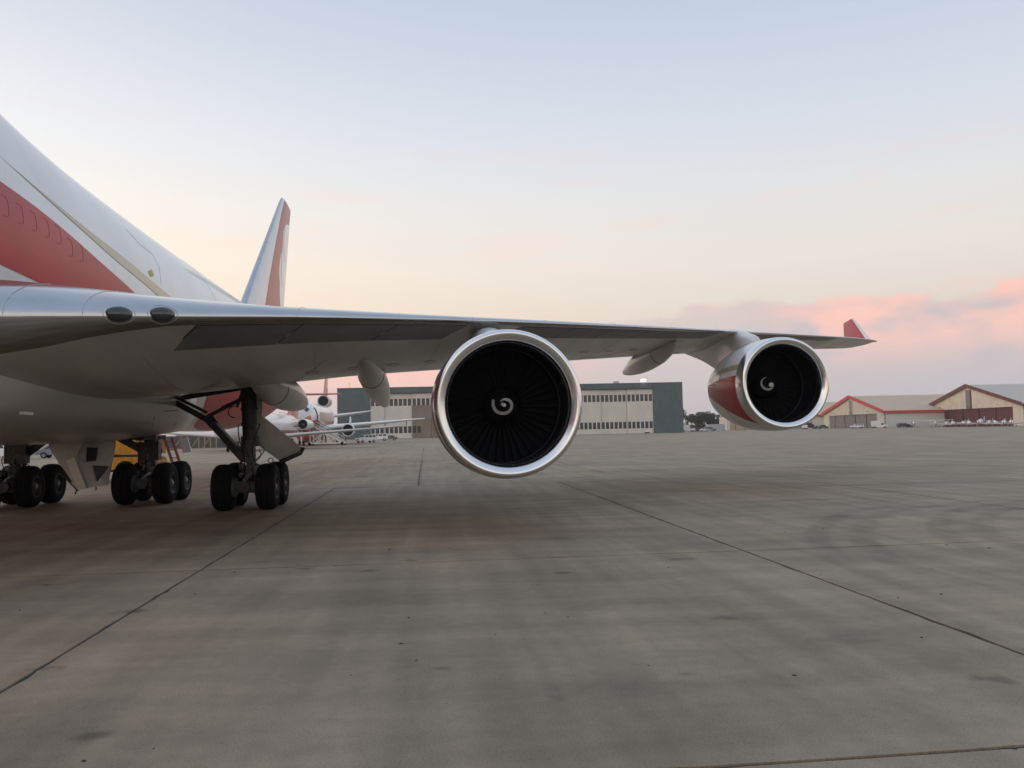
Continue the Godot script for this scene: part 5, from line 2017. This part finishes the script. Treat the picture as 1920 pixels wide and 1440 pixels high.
# ------------------------------------------------------------------ light aircraft
func light_plane(label: String, high: bool, at: Vector3, turn: float, paint: Material, trim: Material) -> Node3D:
	var J := thing("light_plane", label, "light plane", at, turn, "light planes before the maroon doors")
	var zc := 1.45 if high else 1.15
	var tab := [[0.0, 0.18, zc - 0.05], [0.3, 0.42, zc], [1.6, 0.60, zc + 0.08], [2.6, 0.66, zc + 0.16], [3.8, 0.55, zc + 0.18], [5.6, 0.32, zc + 0.12], [7.8, 0.10, zc + 0.2]]
	var F := put("fuselage", hull(tab, 20, 0.4), paint, J)
	put("stripe", patch(tab, 0.6, 7.0, 84.0, 104.0, 0.012, 14, 2), trim, F)
	put("stripe", patch(tab, 0.6, 7.0, -104.0, -84.0, 0.012, 14, 2), trim, F)
	put("windscreen", patch(tab, 1.5, 2.1, -55.0, 55.0, 0.015), M.glass_dark, F)
	put("side_window", patch(tab, 2.2, 3.6, 48.0, 78.0, 0.015), M.glass_dark, F)
	put("side_window", patch(tab, 2.2, 3.6, -78.0, -48.0, 0.015), M.glass_dark, F)
	var wy := zc + 0.78 if high else zc - 0.42
	for s in [1.0, -1.0]:
		put("wing", vane([[0.0, wy, 1.8, 3.4, 0.13], [5.3 * s, wy + (0.12 if high else 0.42), 1.9, 3.2, 0.08]]), paint, J)
		put("tailplane", vane([[0.0, zc + 0.25, 6.7, 7.7, 0.06], [1.7 * s, zc + 0.25, 7.0, 7.7, 0.04]]), paint, J)
		jet_wheel(J, V(1.2 * s, 0.24, 2.8), 0.24)
		var st := st_new()
		tube(st, V(0.4 * s, zc - 0.45, 2.7), V(1.15 * s, 0.26, 2.8), 0.05, 0.05, 6)
		if high:
			tube(st, V(0.5 * s, zc - 0.3, 2.4), V(2.6 * s, wy, 2.5), 0.05, 0.05, 6)
		put("leg", st, paint, J)
	put("fin", vane([[0.0, zc + 0.2, 6.2, 7.9, 0.08], [0.0, zc + 1.35, 7.2, 8.1, 0.05]], true), trim if trim == M.car_blue else paint, J)
	jet_wheel(J, V(0, 0.2, 0.7), 0.2)
	var st2 := st_new()
	tube(st2, V(0, 0.2, 0.7), V(0, zc - 0.3, 0.6), 0.04, 0.04, 6)
	put("nose_leg", st2, M.gear_light, J)
	st2 = st_new()
	lathe(st2, [Vector2(0.0, -0.35), Vector2(0.10, -0.2), Vector2(0.16, 0.0)], V(0, zc - 0.04, 0), Vector3(0, 0, -1), 12)
	box(st2, V(0, zc - 0.04, -0.12), Vector3(0.12, 1.9, 0.03))
	put("propeller", st2, M.gear_light, J)
	return J

func build_light_planes() -> void:
	var specs := [[1712.0, true, 0.9, "white high-wing light plane nearest the tree between the hangars"], [1752.0, true, 1.1, "white high-wing light plane at the corner of the maroon-doored hangar"], [1768.0, false, 2.2, "low-wing light plane just past the second high-wing one"], [1784.0, false, 0.8, "low white light plane at the start of the maroon doors, red stripe"], [1800.0, false, 1.0, "low white light plane with grey stripe, fourth of the low-wing ones"], [1816.0, false, 0.9, "low-wing light plane beneath the hangar's fin slot"], [1832.0, false, 1.3, "white light plane with the tallest tail fin"], [1848.0, false, 0.8, "low-wing light plane after the tall-tailed one"], [1864.0, false, 1.0, "low white light plane with a blue-grey tail near the middle of the maroon doors"], [1878.0, false, 0.9, "low-wing light plane second from the row's near end"], [1893.0, false, 1.1, "nearest low-wing light plane at the door's near edge"]]
	for i in specs.size():
		var s: Array = specs[i]
		var x := 166.0 + (i % 3) * 2.0
		var d: float = x * 1553.0 / (s[0] - 960.0)
		var trim: Material = [M.jet_red, M.car_grey, M.car_blue][i % 3]
		var J := light_plane(s[3], s[1], Vector3(x, 0, -d), -0.55 - 0.35 * (s[2] - 1.0) + rng.randf_range(-0.25, 0.25), M.jet_white, trim)
		J.scale = Vector3.ONE * (1.5 if i == 6 else 1.2)

# ------------------------------------------------------------------ odds and ends
func build_clutter() -> void:
	var T := thing("airport_tug", "orange-yellow airport tractor partly hidden behind the landing wheels", "tractor", Vector3(-18.9, 0, -38.6), 0.0)
	var st := st_new()
	box(st, Vector3(0.2, 0.83, 0), Vector3(3.9, 0.56, 1.9))
	tube(st, Vector3(2.15, 0.83, -0.95), Vector3(2.15, 0.83, 0.95), 0.28, 0.28, 14)
	box(st, Vector3(2.45, 0.72, 0), Vector3(0.5, 0.2, 1.2))
	put("chassis", st, M.orange, T)
	st = st_new()
	box(st, Vector3(1.35, 1.66, 0), Vector3(2.1, 0.86, 1.7))
	box(st, Vector3(-0.6, 1.35, 0), Vector3(1.9, 0.30, 1.8))
	put("hood", st, M.orange, T)
	for k in 4:
		st = st_new()
		box(st, Vector3(2.05, 1.95 - k * 0.09, 0.86), Vector3(0.62, 0.03, 0.03))
		put("louvre", st, M.black_trim, T)
	for k in 3:
		st = st_new()
		box(st, Vector3(0.3, 1.45 - k * 0.08, 0.912), Vector3(0.75, 0.03, 0.03))
		put("louvre", st, M.black_trim, T)
	st = st_new()
	box(st, Vector3(2.1, 1.58, 0.86), Vector3(0.5, 0.25, 0.04))
	put("grille", st, M.black_trim, T)
	st = st_new()
	box(st, Vector3(0.2, 1.15, 0), Vector3(3.6, 0.08, 1.84))
	box(st, Vector3(0.2, 0.50, 0), Vector3(3.7, 0.10, 1.7))
	put("trim_line", st, M.black_trim, T)
	st = st_new()
	box(st, Vector3(-0.9, 1.95, 0), Vector3(1.3, 0.9, 1.6))
	put("cab", st, M.black_trim, T)
	st = st_new()
	tube(st, Vector3(1.55, 0.86, 0.94), Vector3(1.55, 0.86, 0.99), 0.05, 0.05, 10)
	put("tow_eye", st, M.black_trim, T)
	for x in [-1.0, 1.3]:
		for z in [-0.85, 0.85]:
			st = st_new()
			lathe(st, [Vector2(0.0, -0.15), Vector2(0.42, -0.16), Vector2(0.48, -0.08), Vector2(0.48, 0.08), Vector2(0.42, 0.16), Vector2(0.0, 0.15)], Vector3(x, 0.48, z), Vector3.BACK, 24)
			put("wheel", st, M.tyre, T)
	# red ladder
	var Ld := thing("ladder", "red metal step ladder standing behind the body wheels", "ladder", Vector3(-13.35, 0, -33.0), -0.25)
	for z in [0.0, 0.34]:
		st = st_new()
		bar(st, Vector3(-0.62 + z, 1.95, 0), Vector3(0.12 + z, 0.02, 0), 0.055, 0.07)
		put("rail", st, M.red_steel, Ld)
		st = st_new()
		bar(st, Vector3(-0.62 + z, 1.95, -0.05), Vector3(-0.5 + z, 0.02, -0.9), 0.045, 0.045)
		put("leg", st, M.red_steel, Ld)
	for k in 6:
		st = st_new()
		var t := (k + 0.5) / 6.0
		box(st, Vector3(lerpf(-0.62, 0.12, t) + 0.17, lerpf(1.95, 0.02, t), 0), Vector3(0.34, 0.04, 0.10))
		put("rung", st, M.pale_box if k == 3 else M.red_steel, Ld)
	# slate container wall and yellow trestles far off under the fuselage
	var Wl := thing("blast_fence", "long dark slate barrier behind the yellow trestles", "barrier", Vector3(-57.0, 0, -150.0), 0.0)
	for k in 5:
		st = st_new()
		box(st, Vector3(-5.0 + k * 2.72, 1.12, 0), Vector3(2.66, 2.24, 0.3))
		put("panel", st, M.slate, Wl)
	st = st_new()
	for k in 6:
		box(st, Vector3(-6.3 + k * 2.72, 0.9, -0.35), Vector3(0.2, 1.8, 0.4))
	put("post", st, M.slate, Wl).set_meta("kind", "stuff")
	var first: Node3D
	for k in 3:
		var x: float = [-57.0, -54.0, -52.0][k]
		if k == 0:
			first = thing("trestle", "yellow steel trestle at the far end of its row, by the red hoses", "trestle", Vector3(x, 0, -143), 0.0, "yellow trestles under the fuselage")
			st = st_new()
			box(st, Vector3(0, 2.3, 0), Vector3(2.2, 0.16, 0.3))
			put("beam", st, M.yellow_steel, first)
			for q in [-0.15, 0.85]:
				st = st_new()
				box(st, Vector3(q, 1.1, 0), Vector3(0.14, 2.24, 0.14))
				put("leg", st, M.yellow_steel, first)
			st = st_new()
			bar(st, Vector3(0.0, 2.1, 0.1), Vector3(-1.5, 0.05, 0.1), 0.12, 0.12)
			put("brace", st, M.yellow_steel, first)
		else:
			dup(first, "trestle", ["", "middle yellow steel trestle of the three", "yellow steel trestle nearest the white jet's nose"][k], Vector3(x, 0, -143), 0.0)
	var Hs := thing("hose_pile", "heap of red hoses by the yellow trestles", "hose", Vector3(-55.9, 0, -141.0))
	for k in 5:
		st = st_new()
		var pts := []
		for i in 19:
			var t := TAU * i / 18.0
			pts.append(Vector3(cos(t) * (0.7 - 0.08 * k) + 0.25 * (k % 2), 0.14 + 0.17 * k, sin(t) * 0.6))
		path_tube(st, pts, 0.12, 6)
		put("hose", st, M.red_steel, Hs)
	var Ct := thing("baggage_cart", "tiny white cart in front of the pale hangar doors", "cart", Vector3(50.6, 0, -313), 0.4)
	st = st_new()
	box(st, Vector3(0, 0.75, 0), Vector3(1.7, 0.5, 1.0))
	box(st, Vector3(0.35, 1.2, 0), Vector3(0.7, 0.4, 0.9))
	put("body", st, M.car_white, Ct)
	for x in [-0.55, 0.55]:
		for z in [-0.45, 0.45]:
			st = st_new()
			lathe(st, [Vector2(0.0, -0.08), Vector2(0.26, -0.08), Vector2(0.26, 0.08), Vector2(0.0, 0.08)], Vector3(x, 0.26, z), Vector3.BACK, 14)
			put("wheel", st, M.tyre, Ct)
	# loose grit on the near slabs
	st = st_new()
	for k in 70:
		var q := PLANE_AT + Basis(Vector3.UP, YAW) * V(rng.randf_range(5.0, 19.0), 0.0, rng.randf_range(-11.0, 2.0))
		var r := rng.randf_range(0.005, 0.014)
		ellipsoid(st, q + Vector3(0, r * 0.3, 0), Basis(Vector3.UP, rng.randf() * TAU), Vector3(r, r * 0.5, r * rng.randf_range(0.8, 2.2)), 6, 4)
	var gr := put("grit", st, M.gear_steel, self)
	gr.set_meta("kind", "stuff")
	gr.set_meta("label", "small dark grit scattered over the near concrete slabs")
	gr.set_meta("category", "grit")
